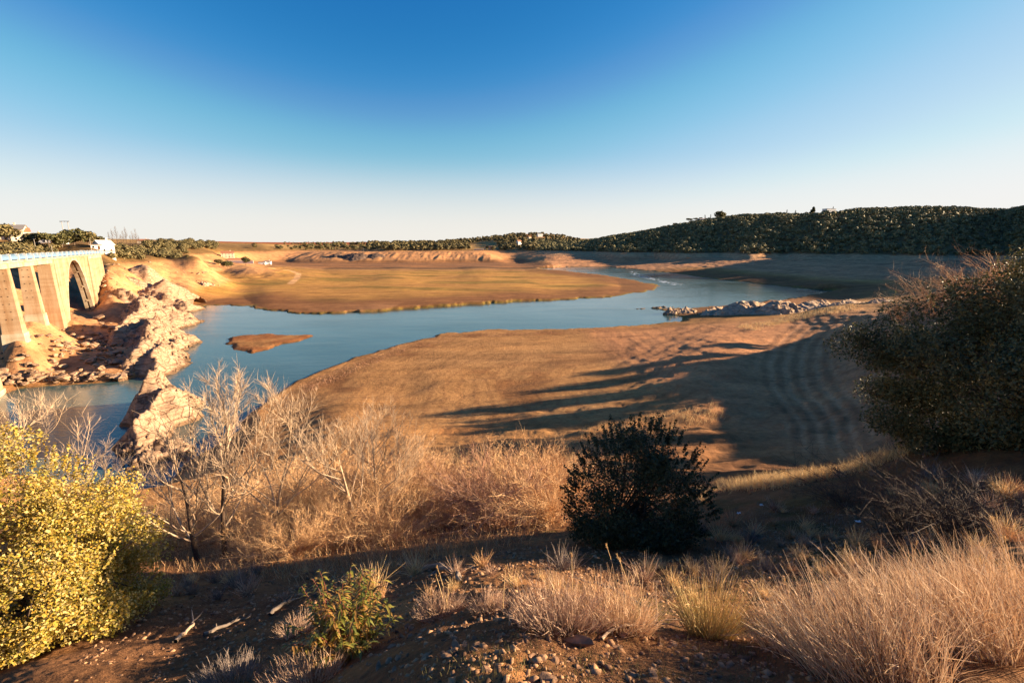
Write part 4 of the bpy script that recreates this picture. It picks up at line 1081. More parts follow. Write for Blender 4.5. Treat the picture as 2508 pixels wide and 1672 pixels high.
def car(p, rz, paint, label, z=None):
    t = empty("parked_car", p, rz, label=label, cat="car")
    def side(pts, w): 
        return [(a, -w, b) for a, b in pts], [(a, w, b) for a, b in pts]
    part("body", MB().prism(*side([(-2.1, .35), (2.1, .35), (2.12, .75), (1.2, .95), (.9, .97), (-2.0, 1.0), (-2.15, .7)], .85)), paint, t)
    cb = part("cabin", MB().prism([(-1.9, -.78, .98), (1.0, -.78, .96), (1.0, .78, .96), (-1.9, .78, .98)], [(-1.5, -.64, 1.46), (.2, -.64, 1.46), (.2, .64, 1.46), (-1.5, .64, 1.46)]), M_GLASS, t)
    part("roof", MB().box((-1.5, -.66, 1.462), (.22, .66, 1.52)), paint, cb)
    for sx in (-1.3, 1.35):
        for sy in (-.86, .72):
            part("wheel", MB().cyl((sx, sy, .33), (sx, sy + .16, .33), .33, .33, 14), M_ASPH, t)
M_CARW = simple("white_car_paint", (.75, .75, .75), (.7, .7, .7), 2, .25, spec=.6)
M_CARG = simple("silver_car_paint", (.45, .44, .43), (.4, .4, .4), 2, .25, spec=.6)
ba = math.atan2(BS[1], BS[0])
def on_deck(s, t): p = BP0 + BS * s + BT * t; return (p[0], p[1], 28.03)
car(on_deck(1.0, 1.5), ba, M_CARW, "white car driving on the bridge at the left edge of the photo")
for dx, dy, Y, m, lab in [(140, 579, 262, M_CARW, "white car parked below the village trees, left of the other two"), (181, 579, 262, M_CARG, "silver car parked at the middle of the road beyond the railing"), (191, 578.5, 265, M_CARW, "white car just right of the silver one beyond the railing")]:
    x, y, _ = atY(dx, dy, Y); car((x, y, gz(x, y)), .9, m, lab)
x0, y0, _ = atY(530, 569, 585); z0 = gz(x0, y0)
w = empty("garden_wall", (x0, y0, z0), .15, label="low white garden wall in front of the lower farmhouse", cat="wall")
part("wall", MB().box((-24, -.2, -2), (24, .2, 1.6)), M_WALLW, w); part("coping", MB().box((-24.1, -.3, 1.602), (24.1, .3, 1.75)), M_CREAM, w)
# leafless poplars behind the white gabled house
def twiggy(name, loc, H, seed, mat, label, group=None, n=60, cat="tree"):
    rr = np.random.default_rng(seed); out, tips = [], []
    out.append((np.array([(0, 0, -.3), (.1, 0, H * .5), (0, .1, H)]), (.010 * H, .006 * H, .002 * H)))
    for i in range(n):
        z = rr.uniform(.2, .95) * H; a = rr.uniform(0, 2 * PI); l = H * .22 * (1.15 - z / H)
        out.append((np.array([(0, 0, z), (math.cos(a) * l * .5, math.sin(a) * l * .5, z + l * .6), (math.cos(a) * l * .7, math.sin(a) * l * .7, z + l * 1.3)]), (.003 * H, .002 * H, .001 * H)))
    V, F = tube(out, 3)
    return obj(name, mesh(name, V, F, mat), loc=loc, label=label, cat=cat, group=group)
for i, (dx, Y) in enumerate([(254, 420), (262, 430), (272, 420), (281, 440), (287, 430), (293, 425), (302, 440), (308, 430), (316, 450), (322, 440)]):
    x, y, _ = atY(dx, 570, Y); twiggy("poplar_tree", (x, y, gz(x, y)), 13 + 3 * (i % 3), i, M_BARK, "leafless poplar in the faint row right of the white gabled house", "leafless poplars")
# ------------------------------------------------------------------ big leafy trees close to the camera
def leafy(name, label, centre, radii, n_cl, per, leaf, mat, bark, base, seed, cr=.55, lower=-1.0, airy=.0, asp=1.6, wisps=0, cat="tree"):
    rr = np.random.default_rng(seed)
    base = np.array(base, float); c0 = np.array(centre, float) - base; Rv = np.array(radii, float)
    t = empty(name, tuple(base), label=label, cat=cat)
    d = rvec(n_cl, rr); rad = .55 + .42 * rr.random(n_cl) ** .6
    dd = d * (1 + .34 * vn3(d * 2.3 + seed * 3.7))[:, None]
    C = c0 + dd * rad[:, None] * Rv
    C = C[C[:, 2] > c0[2] + lower * Rv[2]]
    gnd = ground_h(C[:, 0] + base[0], C[:, 1] + base[1]) - base[2]
    C[:, 2] = np.maximum(C[:, 2], gnd + .3)
    # uneven: drop whole clumps where a broad noise is low, so the crown has gaps
    keep = vn3(C * (1.4 / cr) * .35 + seed) > -.62 + airy; C = C[keep]
    Rs = rr.uniform(.6, 1.25, len(C)) * cr
    P = clumps(C, Rs, per, rr, .8, .55)
    P += rr.normal(size=P.shape) * cr * .12
    if wisps:
        k = wisps; dw = rvec(k, rr); dw[:, 2] = np.abs(dw[:, 2]); o = c0 + dw * Rv * .92
        L = rr.uniform(.3, 1.0, k) * cr * 1.6; dirn = dw + (0, 0, .8); dirn /= np.linalg.norm(dirn, axis=1, keepdims=True)
        m = 46; tt = rr.random((k, m)); Pw = (o[:, None] + dirn[:, None] * (tt * L[:, None])[:, :, None] + rr.normal(size=(k, m, 3)) * .045 * cr).reshape(-1, 3)
        P = np.concatenate([P, Pw])
    oc = (P - c0) / Rv; oc /= np.linalg.norm(oc, axis=1, keepdims=True) + 1e-9
    V, F = leaves(P, leaf, asp, .2, rr, oc * .75, .5)
    obj("crown", mesh("crown", V, F, mat), t)
    out, tips = [], []
    foot = np.array([0, 0, -.3])
    for k in range(5):
        q = c0 + (C[rr.integers(len(C))] - c0) * .6; mid = foot * .5 + q * .5 + rr.normal(size=3) * cr * .5; mid[2] = max(mid[2], .3)
        P_ = np.array([foot, foot * .6 + mid * .4 + (0, 0, .2), mid, mid * .4 + q * .6, q])
        r0 = .026 * Rv[2]; out.append((P_, (r0, r0 * .8, r0 * .55, r0 * .35, r0 * .12)))
    for q in C[rr.permutation(len(C))[:90]]:
        b = out[rr.integers(5)][0]; s0 = b[2 + rr.integers(2)]
        P_ = np.array([s0, s0 * .5 + q * .5 + rr.normal(size=3) * cr * .25, q]); out.append((P_, (.010 * Rv[2], .006 * Rv[2], .002 * Rv[2])))
    V, F = tube(out, 6); obj("trunk", mesh("trunk", V, F, bark), t)
    return t
M_OAKR = leafmat("olive_oak_leaves", [(.016, .018, .008), (.036, .038, .015), (.075, .072, .026), (.115, .10, .038), (.15, .125, .05)], .6, .15, .22, .9)
def on(x, y, dz=0): return (x, y, gz(x, y) + dz)
leafy("oak_tree", "big yellow-green oak filling the lower left corner, glowing in the sun", (-7.75, 6.3, 26.35), (1.9, 1.85, 2.6), 330, 430, .042, M_YEL, M_BARK, on(-7.3, 6.4), 3, cr=.30, wisps=170, airy=.02)
leafy("oak_tree", "large dark green oak with glinting leaves filling the right edge", (14.8, 11.7, 28.5), (4.9, 3.2, 3.35), 440, 640, .066, M_OAKR, M_BARK, on(13.5, 11.3), 5, cr=.55, wisps=190, airy=-.08)
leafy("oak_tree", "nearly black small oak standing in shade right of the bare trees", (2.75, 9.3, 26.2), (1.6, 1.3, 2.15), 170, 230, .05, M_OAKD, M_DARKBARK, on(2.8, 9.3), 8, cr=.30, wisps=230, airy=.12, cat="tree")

# ------------------------------------------------------------------ bare trees
def bare_tree(loc, H, seed, label, lean=(0, 0), depth=4, bark=None, pale=.35, kids=(3, 5), spread=.75, twigs=2600, r0=.09):
    rr = np.random.default_rng(seed); t = empty("bare_tree", loc, label=label, cat="tree")
    trunk, tips, out = [], [], []
    P = [np.array([0, 0, -.4])]; d = np.array([lean[0], lean[1], 1.0]); d /= np.linalg.norm(d); n = 9
    for i in range(n):
        d = d + rr.normal(size=3) * .07 + (0, 0, .04); d /= np.linalg.norm(d); P.append(P[-1] + d * H * .95 / n)
    P = np.array(P); rad = np.linspace(r0, r0 * .12, n + 1); trunk.append((P, rad))
    for k in range(15):
        f = rr.uniform(.22, .95); idx = f * n; i0 = min(int(idx), n - 1); q = P[i0] + (P[i0 + 1] - P[i0]) * (idx - i0)
        a = rr.uniform(0, 2 * PI); nd = np.array([math.cos(a), math.sin(a), rr.uniform(.35, 1.1)])
        grow(q, nd, H * .36 * (1.15 - f) + .4, r0 * (.5 - .36 * f), depth - 2, out, tips, rr, spread, .3, .62, kids, .13, 5)
    V, F = tube(trunk, 8); obj("trunk", mesh("trunk", V, F, bark or M_PALEBARK), t)
    V, F = tube(out, 4)
    # fine twigs along the limbs
    seg = [p for p in out if True]; idx = rr.integers(0, len(seg), twigs)
    R0 = np.empty((twigs, 3)); D = np.empty((twigs, 3))
    for j, i in enumerate(idx):
        p = seg[i][0]; a = rr.integers(0, len(p) - 1); f = rr.random()
        R0[j] = p[a] * (1 - f) + p[a + 1] * f; D[j] = (p[a + 1] - p[a])
    D /= np.linalg.norm(D, axis=1, keepdims=True); D = D + rvec(twigs, rr) * .75 + (0, 0, .25); D /= np.linalg.norm(D, axis=1, keepdims=True)
    V2, F2 = ribbons(R0, D, rr.uniform(.15, .55, twigs) * H / 6.5, .010 * H / 6.5, .18, rr, 3)
    Vj, Fj = join([(V, F), (V2, F2)])
    obj("branches", mesh("branches", Vj, Fj, M_PALEBARK), t)
    return t
def T(dx, dy, Y, dtop):
    x, y, z = atY(dx, dy, Y); zt = atY(dx, dtop, Y)[2]; z = gz(x, y); return (x, y, z), zt - z
for i, (dx, dy, Y, top, lean, bark, tw, lab) in enumerate([
    (512, 1285, 15.5, 880, (-.02, .02), M_DARKBARK, 3400, "tallest bare tree with a dark trunk and pale fan-shaped crown against the river"),
    (455, 1285, 15.0, 1010, (-.10, .05), M_DARKBARK, 2200, "bare tree with a dark trunk just left of the tallest bare tree"),
    (625, 1262, 16.5, 885, (.03, 0), M_PALEBARK, 2600, "pale bare tree with an upright white trunk, second tallest, right of the tallest one"),
    (835, 1250, 16.0, 935, (-.26, .05), M_PALEBARK, 1900, "slender white tree leaning left over the thicket"),
    (860, 1215, 19.0, 935, (.08, 0), M_PALEBARK, 1900, "pale bare tree in the middle of the thicket with a narrow crown"),
    (880, 1190, 20.0, 985, (.36, .0), M_PALEBARK, 2300, "pale bare tree spreading to the right, rightmost of the bare trees"),
    (95, 1200, 16.0, 920, (.0, .0), M_PALEBARK, 1500, "bare treetop sticking up behind the yellow-green oak"),
    (300, 1235, 17.0, 1010, (-.3, .0), M_PALEBARK, 1500, "bare tree with reddish twigs leaning left between the yellow oak and the river rocks")]):
    loc, H = T(dx, dy, Y, top)
    bare_tree(loc, max(2.5, H), 30 + i, lab, lean, bark=bark, twigs=tw, r0=.075 if bark is M_PALEBARK else .10)

# ------------------------------------------------------------------ dry thicket: tangled leafless bushes
def thicket(seed, R_=1.6, H=2.4, n=2800, mat=None, w=.012):
    rr = np.random.default_rng(seed)
    m = 46; a = rr.uniform(0, 2 * PI, m); el = rr.uniform(.5, 1.45, m)
    D = np.stack([np.cos(a) * np.cos(el), np.sin(a) * np.cos(el), np.sin(el)], 1)
    L = H * rr.uniform(.7, 1.25, m) * (1 + .25 * np.cos(el)); bd = np.stack([np.cos(a), np.sin(a), -.8 + 0 * a], 1) * .32
    paths = []; 
    for i in range(m):
        t = np.linspace(0, 1, 7)[:, None]; paths.append((rr.normal(size=3) * (.22, .22, 0) + D[i] * L[i] * t + bd[i] * L[i] * t * t + np.cumsum(rr.normal(size=(7, 3)) * .05, 0), np.linspace(.016, .004, 7)))
    P0 = np.empty((n, 3)); Dn = np.empty((n, 3)); ii = rr.integers(0, m, n); f = rr.uniform(.15, 1, n) * 5.999
    for k in range(n):
        p = paths[ii[k]][0]; a0 = int(f[k]); P0[k] = p[a0] + (p[a0 + 1] - p[a0]) * (f[k] - a0); Dn[k] = p[a0 + 1] - p[a0]
    Dn /= np.linalg.norm(Dn, axis=1, keepdims=True) + 1e-9; Dn = Dn + rvec(n, rr) * .95 + (0, 0, .15); Dn /= np.linalg.norm(Dn, axis=1, keepdims=True)
    Ln = rr.uniform(.25, .9, n)
    A = ribbons(P0, Dn, Ln, w, .35, rr, 4)
    k2 = rr.integers(0, n, n); f2 = rr.random(n)[:, None] * Ln[k2][:, None]
    D2 = Dn[k2] + rvec(n, rr) * .9; D2 /= np.linalg.norm(D2, axis=1, keepdims=True)
    Bb = ribbons(P0[k2] + Dn[k2] * f2, D2, rr.uniform(.1, .38, n), w * .75, .3, rr, 3)
    C = tube(paths, 4)
    return mesh("bush", *join([A, Bb, C]), mat)
TH = [thicket(s, mat=M_TWIG) for s in range(4)]; THR = [thicket(s + 9, mat=M_REDTWIG) for s in range(2)]
THS = thicket(41, mat=M_TWIG, n=800, w=.012)
THD = thicket(31, mat=M_DARKBARK, n=1500)
r3 = random.Random(3)
def bush(dx, dy, Y, s, me, label, group=None, sz=1.0, name="dry_bush"):
    x, y, _ = atY(dx, dy, Y); return obj(name, me, loc=(x, y, gz(x, y) - .1), rot=(0, 0, r3.uniform(0, 6.28)), sc=(s, s, s * sz), label=label, cat="bush", group=group)
gl = "tangled leafless bush in the sunlit orange-brown thicket under the bare trees"
for dx, dy, Y, s in [(400, 1225, 19, .8), (430, 1190, 23, 1.0), (470, 1220, 19, .7), (540, 1190, 22, 1.0), (590, 1240, 17, .7), (560, 1165, 26, 1.2), (655, 1165, 26, 1.1), (660, 1215, 20, .9), (640, 1120, 33, 1.2), (700, 1250, 16.5, .9), (740, 1205, 20, 1.1), (760, 1150, 27, 1.2), (800, 1235, 17, .95),
                     (830, 1190, 21, 1.1), (870, 1140, 28, 1.3), (900, 1225, 17, 1.0), (930, 1180, 21, 1.1), (980, 1215, 17, .95), (1010, 1160, 22, 1.1), (1180, 1150, 21, 1.1), (1240, 1180, 17, .95), (1290, 1150, 18, 1.0), (1210, 1120, 26, 1.1), (960, 1115, 31, 1.2), (760, 1275, 13.5, .6), (880, 1265, 13.5, .6), (1255, 1215, 14, .7), (680, 1285, 12.5, .5), (600, 1275, 14, .5)]:
    bush(dx, dy, Y, s, r3.choice(TH), gl, "bushes of the dry thicket", 1.1)
bush(1090, 1180, 18, 1.15, THR[0], "left one of the two reddish bushes in the thicket")
bush(1140, 1215, 15.5, 1.0, THR[1], "right one of the two reddish bushes in the thicket")
for dx, dy, Y, s, lab in [(2150, 640, 23, 1.3, "pale bare bush poking above the left shoulder of the big oak"), (2250, 610, 24, 1.7, "tallest pale bare bush behind the top of the big dark oak"), (2335, 590, 23, 1.7, "pale bare bush at the right edge behind the big dark oak"), (2075, 680, 22, .9, "low pale bare bush left of the others behind the big dark oak")]:
    x, y, z = atY(dx, dy, Y); obj("dry_bush", THS, loc=(x, y, z - 1.9 * s * .72), rot=(0, 0, dx), sc=(s * .55, s * .55, s * .72), label=lab, cat="bush")
def hbush(dx, dy, s, me, label, sz=1.0, name="dry_bush"):
    q = hit(dx, dy); return obj(name, me, loc=(q[0], q[1], q[2] - .05), rot=(0, 0, r3.uniform(0, 6)), sc=(s, s, s * sz), label=label, cat="bush")
hbush(2080, 1235, .62, THD, "dark sprawling leafless bush on the shaded slope below the big oak", .7)
hbush(2200, 1225, .55, THD, "dark leafless bush at the right end of the shaded slope, beside the sprawling one", .7)
hbush(1935, 1165, .32, THD, "small dark bush alone on the reddish bank", .9)

# ------------------------------------------------------------------ grass tufts and stalks in front
def tuft(name, label, dx, dy, n, rad, L, mat, lean=(0, 0), w=.0045, spread=.45, bend=.16, seed=0, fork=0, group=None, cat="grass tuft", Y=None, ellip=1.0):
    rr = np.random.default_rng(seed + 100)
    if Y: x, y, _ = atY(dx, dy, Y); z = gz(x, y)
    else: x, y, z = hit(dx, dy)
    a = rr.uniform(0, 2 * PI, n); r = rad * rr.random(n) ** .5
    P0 = np.stack([np.cos(a) * r * ellip, np.sin(a) * r, 0 * r], 1)
    P0[:, 2] = ground_h(P0[:, 0] + x, P0[:, 1] + y) - z - .03
    D = np.stack([np.cos(a) * r / rad * spread, np.sin(a) * r / rad * spread, np.ones(n)], 1) + rr.normal(size=(n, 3)) * .16 + (lean[0], lean[1], 0)
    D /= np.linalg.norm(D, axis=1, keepdims=True)
    Ln = L * rr.uniform(.45, 1.05, n) * (1 - .25 * (r / rad))
    V, F = ribbons(P0, D, Ln, w, bend, rr, 5)
    parts = [(V, F)]
    if fork:
        k = rr.integers(0, n, n * fork); f = rr.uniform(.35, .95, n * fork)
        base = P0[k] + D[k] * (Ln[k] * f)[:, None]; D2 = D[k] + rvec(n * fork, rr) * .55; D2 /= np.linalg.norm(D2, axis=1, keepdims=True)
        parts.append(ribbons(base, D2, Ln[k] * rr.uniform(.12, .35, n * fork), w * .7, .25, rr, 3))
    V, F = join(parts)
    return obj(name, mesh(name, V, F, mat), loc=(x, y, z), label=label, cat=cat, group=group)
M_PINK = leafmat("pinkish_twigs", [(.12, .07, .048), (.27, .16, .105), (.43, .27, .175), (.58, .40, .27)], .75, .1, .2, 2.0)
M_BROOM = leafmat("broom_stems", [(.30, .17, .06), (.46, .28, .11), (.58, .38, .17), (.36, .29, .11)], .7, .1, .2, 2.0)
M_GREY = leafmat("grey_twigs", [(.10, .075, .06), (.16, .12, .10), (.22, .17, .14), (.28, .22, .18)], .8, 0, .2, 2.0)
for i, (dx, dy, n, rad, L, lean, lab) in enumerate([
    (2010, 1545, 1500, .30, .62, (-.42, .1), "dense dry stems at the bottom edge, left of the big right-hand grass mass"),
    (2200, 1500, 2000, .34, .70, (-.5, .1), "tallest leaning clump of dry stems in the lower right corner"),
    (2340, 1440, 2000, .42, .72, (-.5, .05), "dry stems leaning in from the right edge above the corner clump"),
    (2150, 1420, 1700, .36, .55, (-.45, .1), "dry stems in the middle of the right-hand grass mass"),
    (2020, 1420, 1300, .30, .46, (-.40, .1), "thinner dry stems at the upper left of the right-hand grass mass"),
    (1860, 1500, 1000, .24, .42, (-.42, .1), "sparse shaded stems at the left border of the right-hand grass mass"),
    (2290, 1380, 1300, .36, .50, (-.45, .1), "furthest clump of dry stems, top right of the grass mass")]):
    tuft("grass_tuft", lab, dx, dy, int(n * .52), rad * .9, L, M_DRY, lean, .0046, .35, .22, i, 1)
tuft("grass_tuft", "wide pinkish twiggy tuft at the centre bottom, below the dark oak", 1285, 1432, 800, .17, .34, M_PINK, (-.08, 0), .0035, .65, .15, 20, 2, ellip=1.3)
tuft("grass_tuft", "golden twiggy tuft joined to the right side of the wide pinkish tuft", 1420, 1432, 650, .14, .38, M_DRY, (.02, 0), .0035, .55, .15, 21, 2, ellip=1.2)
tuft("grass_tuft", "round pinkish tuft left of the wide centre tuft", 1010, 1408, 520, .13, .24, M_PINK, (-.08, 0), .0035, .8, .15, 22, 2, ellip=1.2)
tuft("grass_tuft", "small pinkish tuft between the round tuft and the wide centre tuft", 1120, 1395, 380, .10, .20, M_PINK, (.05, 0), .0035, .8, .15, 23, 2)
tuft("broom_bush", "upright fan of yellow-brown broom stems right of the centre tufts", 1630, 1462, 520, .11, .54, M_BROOM, (.0, 0), .0045, .55, .05, 24, 1, cat="bush")
tuft("grass_tuft", "pinkish twiggy tuft in front of the green leafy shrub", 700, 1572, 620, .19, .30, M_PINK, (-.1, 0), .0038, .7, .16, 25, 2, ellip=1.2)
tuft("grass_tuft", "dim grey tuft in the shade left of the pinkish one at the bottom edge", 520, 1565, 550, .24, .26, M_GREY, (-.2, 0), .004, .7, .16, 26, 2)
tuft("grass_tuft", "short pinkish tuft touching the left side of the green leafy shrub", 690, 1455, 500, .14, .28, M_PINK, (-.1, 0), .004, .7, .16, 27, 1)
tuft("grass_tuft", "small straw-coloured tuft at the left border of the grass mass", 1790, 1455, 420, .12, .14, M_STRAW, (-.1, 0), .003, .9, .2, 28, 1)
M_GREEN = leafmat("green_grass", [(.05, .055, .015), (.09, .09, .025), (.15, .13, .04), (.24, .18, .07)], .6, .3, .3, 2.0)
tuft("grass_tuft", "patch of short green grass at the foot of the golden tuft", 1475, 1425, 900, .14, .14, M_GREEN, (0, 0), .004, .9, .3, 29, 0)
# tall single stalks
def stalk(dx, dy, L, lean, label, seed, heads=1, star=False, name="dry_stalk", n=1, mat=None, Y=None):
    rr = np.random.default_rng(seed); x, y, z = hit(dx, dy)
    t = empty(name, (x, y, z), label=label, cat="plant stalk")
    out = []
    for k in range(n):
        p0 = rr.normal(size=3) * (.02, .02, 0) * (k > 0); d = np.array([lean[0] + .22 * rr.normal() * (k > 0), lean[1], 1.0]); tt = np.linspace(0, 1, 7)[:, None]
        P = p0 + d * L * (1 - .18 * k) * tt + np.array([lean[0] * .8, 0, -.05]) * L * tt ** 2 + (0, 0, -.03)
        out.append((P, np.linspace(.0035, .0014, 7)))
    V, F = tube(out, 5); obj("stem", mesh("stem", V, F, mat or M_STRAW), t)
    P = []; 
    for p, _ in out[:max(1, heads)]:
        m = 60; s = rr.random(m)
        if star:
            h = ribbons(np.repeat(p[-1][None], m, 0), rvec(m, rr), rr.uniform(.012, .028, m), .003, .1, rr, 2)
        else:
            base = p[-1] * (1 - s[:, None] * .22) + p[-3] * s[:, None] * .22
            dd = (p[-1] - p[-2]) / np.linalg.norm(p[-1] - p[-2]) + rvec(m, rr) * .6; dd /= np.linalg.norm(dd, axis=1, keepdims=True)
            h = ribbons(base, dd, rr.uniform(.008, .018, m), .003, .1, rr, 2)
        obj("seed_head", mesh("seed_head", *h, mat or M_STRAW), t)
    return t
stalk(1430, 1420, .66, (-.12, 0), "pair of tall pale stalks rising above the golden centre tuft", 1, 2, n=4)
stalk(1465, 1430, .60, (-.16, 0), "tall curved stalk right of the pale pair above the golden tuft", 2, 1, n=2)
stalk(1315, 1420, .50, (-.02, 0), "single straight stalk above the wide pinkish tuft", 3)
stalk(1030, 1400, .48, (-.10, 0), "twin whitish stalks above the round pinkish tuft", 4, 2, n=3)
stalk(1155, 1400, .42, (.03, 0), "thin stalk with a drooping head between the two pinkish tufts", 5)
stalk(2075, 1400, .72, (.0, 0), "tallest straight stalk with a seed spike above the right-hand grasses", 6)
stalk(2010, 1400, .62, (-.12, 0), "leaning stalk with a seed spike left of the tallest one", 7)
stalk(2330, 1400, .80, (-.22, 0), "branched stalk with star-shaped seed heads near the right edge", 8, 3, True, "thistle_stalk", 3)
stalk(1830, 1480, .52, (-.14, 0), "hooked bare stalk bending over left of the right-hand grasses", 9)
stalk(1600, 1440, .34, (-.35, 0), "thin stalks leaning left from the broom bush", 10, 2, n=3)

# lance-leaved shrub
def lance_shrub(dx, dy, Y):
    rr = np.random.default_rng(5); x, y, _ = atY(dx, dy, Y); z = gz(x, y)
    t = empty("leafy_shrub", (x, y, z), label="green shrub with drooping lance-shaped leaves and red stems at the bottom left of centre", cat="shrub")
    paths = []; LP = []; LD = []
    for k in range(64):
        a = rr.uniform(0, 2 * PI); o = rr.uniform(.05, .42); H = rr.uniform(.42, .78) * (1 - .45 * (o / .42) ** 2); 
        tt = np.linspace(0, 1, 7)[:, None]; top = np.array([math.cos(a) * o, math.sin(a) * o, H]); P = top * tt * (1, 1, 1) + np.array([math.cos(a) * .05, math.sin(a) * .05, -.02]) * (1 - tt) + np.array([0, 0, .10]) * tt * (1 - tt)
        P = P + np.cumsum(rr.normal(size=(7, 3)) * .006, 0); paths.append((P, np.linspace(.005, .0018, 7)))
        m = 40
        for j in range(m):
            f = .25 + .75 * (j + rr.random()) / m; i0 = min(int(f * 6), 5); q = P[i0] + (P[i0 + 1] - P[i0]) * (f * 6 - i0)
            b = rr.uniform(0, 2 * PI); LP.append(q); LD.append((math.cos(b), math.sin(b), rr.uniform(-.1, .9)))
    for p_, _ in paths[:6]: pass
    LP = np.array(LP); LD = np.array(LD); LD /= np.linalg.norm(LD, axis=1, keepdims=True); n = len(LP)
    L = rr.uniform(.045, .085, n); W_ = L * .12; side = np.cross(LD, (0, 0, 1)); side /= np.linalg.norm(side, axis=1, keepdims=True) + 1e-9
    up = np.cross(side, LD)
    rows = []
    for s_, wf, dr in ((0, .15, 0), (.3, .9, -.03), (.6, .95, -.22), (1.0, .05, -.62)):
        c = LP + LD * (L * s_)[:, None] + np.array([0, 0, 1.]) * (dr * L)[:, None]
        rows += [c - side * (W_ * wf)[:, None] + up * (W_ * .35 * wf)[:, None], c, c + side * (W_ * wf)[:, None] + up * (W_ * .35 * wf)[:, None]]
    V = np.stack(rows, 1).reshape(-1, 3); b = (np.arange(n) * 12)[:, None, None]; r_ = (np.arange(3) * 3)[None, :, None]; c_ = np.arange(2)[None, None]
    i = b + r_ + c_; F = np.stack([i, i + 1, i + 4, i + 3], -1).reshape(-1, 4)
    ml = leafmat("lance_leaves", [(.035, .05, .010), (.085, .105, .016), (.16, .17, .03), (.26, .22, .04), (.30, .16, .04)], .35, .3, .5, 3.0)
    obj("foliage", mesh("foliage", V, F, ml, True), t)
    V, F = tube(paths, 5); obj("stems", mesh("stems", V, F, simple("red_stem", (.20, .055, .035), None, 20, .6)), t)
lance_shrub(795, 1490, 3.1)

# ------------------------------------------------------------------ stones, litter and wood on the near ground
def chip(rr, n=8):
    d = rvec(n, rr); return d
def stones(n, xr, yr, smin, smax, seed):
    rr = np.random.default_rng(seed); Vs = []; 
    cube = np.array([(-1, -1, -1), (1, -1, -1), (1, 1, -1), (-1, 1, -1), (-1, -1, 1), (1, -1, 1), (1, 1, 1), (-1, 1, 1)], float)
    Fc = np.array([(0, 3, 2, 1), (4, 5, 6, 7), (0, 1, 5, 4), (1, 2, 6, 5), (2, 3, 7, 6), (3, 0, 4, 7)])
    x = rr.uniform(*xr, n); y = yr[0] + (yr[1] - yr[0]) * rr.random(n) ** 1.5
    x = x * (y / yr[1]) ** .8
    k = fbm(x * .9, y * .9, 3) > rr.uniform(-.75, .35, n); x, y = x[k], y[k]; n = len(x)
    z = ground_h(x, y); s = smin + (smax - smin) * rr.random(n) ** 4; s *= np.clip(y / 5, .75, 1.35)
    V = cube[None] * (1 + rr.normal(size=(n, 8, 3)) * .28); V[:, 4:, :2] *= rr.uniform(.45, .95, (n, 1, 1))
    V *= np.stack([s, s * rr.uniform(.45, .9, n), s * rr.uniform(.15, .5, n)], 1)[:, None] * .5
    a = rr.uniform(0, 2 * PI, n); c, sn = np.cos(a)[:, None], np.sin(a)[:, None]
    V = np.stack([V[..., 0] * c - V[..., 1] * sn, V[..., 0] * sn + V[..., 1] * c, V[..., 2] + V[..., 0] * rr.uniform(-.35, .35, (n, 1))], -1)
    V += np.stack([x, y, z + s * .08], 1)[:, None]
    F = (np.arange(n) * 8)[:, None, None] + Fc[None]
    return V.reshape(-1, 3), F.reshape(-1, 4)
M_SHALE = leafmat("shale_chips", [(.055, .032, .02), (.12, .065, .038), (.22, .12, .065), (.33, .19, .10)], .9, 0, .12, 3)
obj("gravel", mesh("gravel", *stones(26000, (-9, 8), (1.1, 9.5), .010, .062, 3), M_SHALE), label="loose red-brown shale chips covering the near slope", cat="gravel", kind='stuff')
BMs = [b for b in BM]
stone_mes = []
for k, b in enumerate(BM):
    me = b.copy(); me.name = "stone"; me.materials.clear(); me.materials.append(M_STONE); stone_mes.append(me)
def stone(dx, dy, s, label=None, flat=.5):
    q = hit(dx, dy, 1.0)
    o = obj("stone", rb.choice(stone_mes), loc=(q[0], q[1], q[2] + s * .12), rot=(rb.uniform(-.3, .3), rb.uniform(-.3, .3), rb.uniform(0, 6.28)), sc=(s, s * rb.uniform(.6, 1), s * flat), label=label or "loose brown stone lying on the near slope", cat="stone", group=None if label else "loose stones on the near slope")
stone(1330, 1475, .085, "dark rounded rock below the wide centre tuft", .8)
stone(1175, 1408, .05, "flat reddish stone in the gap left of the wide centre tuft")
stone(1040, 1500, .05, "broken orange stone standing in the gravel at the centre bottom", 1.0)
stone(1260, 1560, .06, "reddish stone slab at the bottom edge of the gravel")
for k in range(120):
    dx = rb.uniform(360, 1700); dy = rb.uniform(1400, 1566)
    if dx < 420 and dy < 1450: continue
    stone(dx, dy, rb.uniform(.012, .04))
def branch(dx0, dy0, dx1, dy1, r0, label, mat, seed, forks=3, lift=.03, name="dead_branch"):
    rr = np.random.default_rng(seed); a = np.array(hit(dx0, dy0, 1.0)); b = np.array(hit(dx1, dy1, 1.0)); n = 12
    t = np.linspace(0, 1, n)[:, None]; P = a * (1 - t) + b * t; L = np.linalg.norm(b - a)
    P = P + np.cumsum(rr.normal(size=(n, 3)) * L * .018, 0); P[:, 2] = np.maximum(P[:, 2], ground_h(P[:, 0], P[:, 1])) + r0 * .6 + lift * np.sin(t[:, 0] * 3)
    out = [(P - a, np.linspace(r0, r0 * .3, n))]
    for k in range(forks):
        i = rr.integers(3, n - 1); d = (P[i] - P[i - 1]); d = d / np.linalg.norm(d) + rvec(1, rr)[0] * .8; d[2] = abs(d[2]) * .6; l = L * rr.uniform(.12, .3)
        q = (P[i] - a); out.append((np.array([q, q + d * l * .5, q + d * l + (0, 0, .02)]), (r0 * .45, r0 * .3, r0 * .12)))
    V, F = tube(out, 7); return obj(name, mesh(name, V, F, mat, True), loc=tuple(a), label=label, cat="branch")
M_DEAD = simple("dead_wood", (.42, .30, .20), (.22, .15, .10), 14, .85, .5, .006)
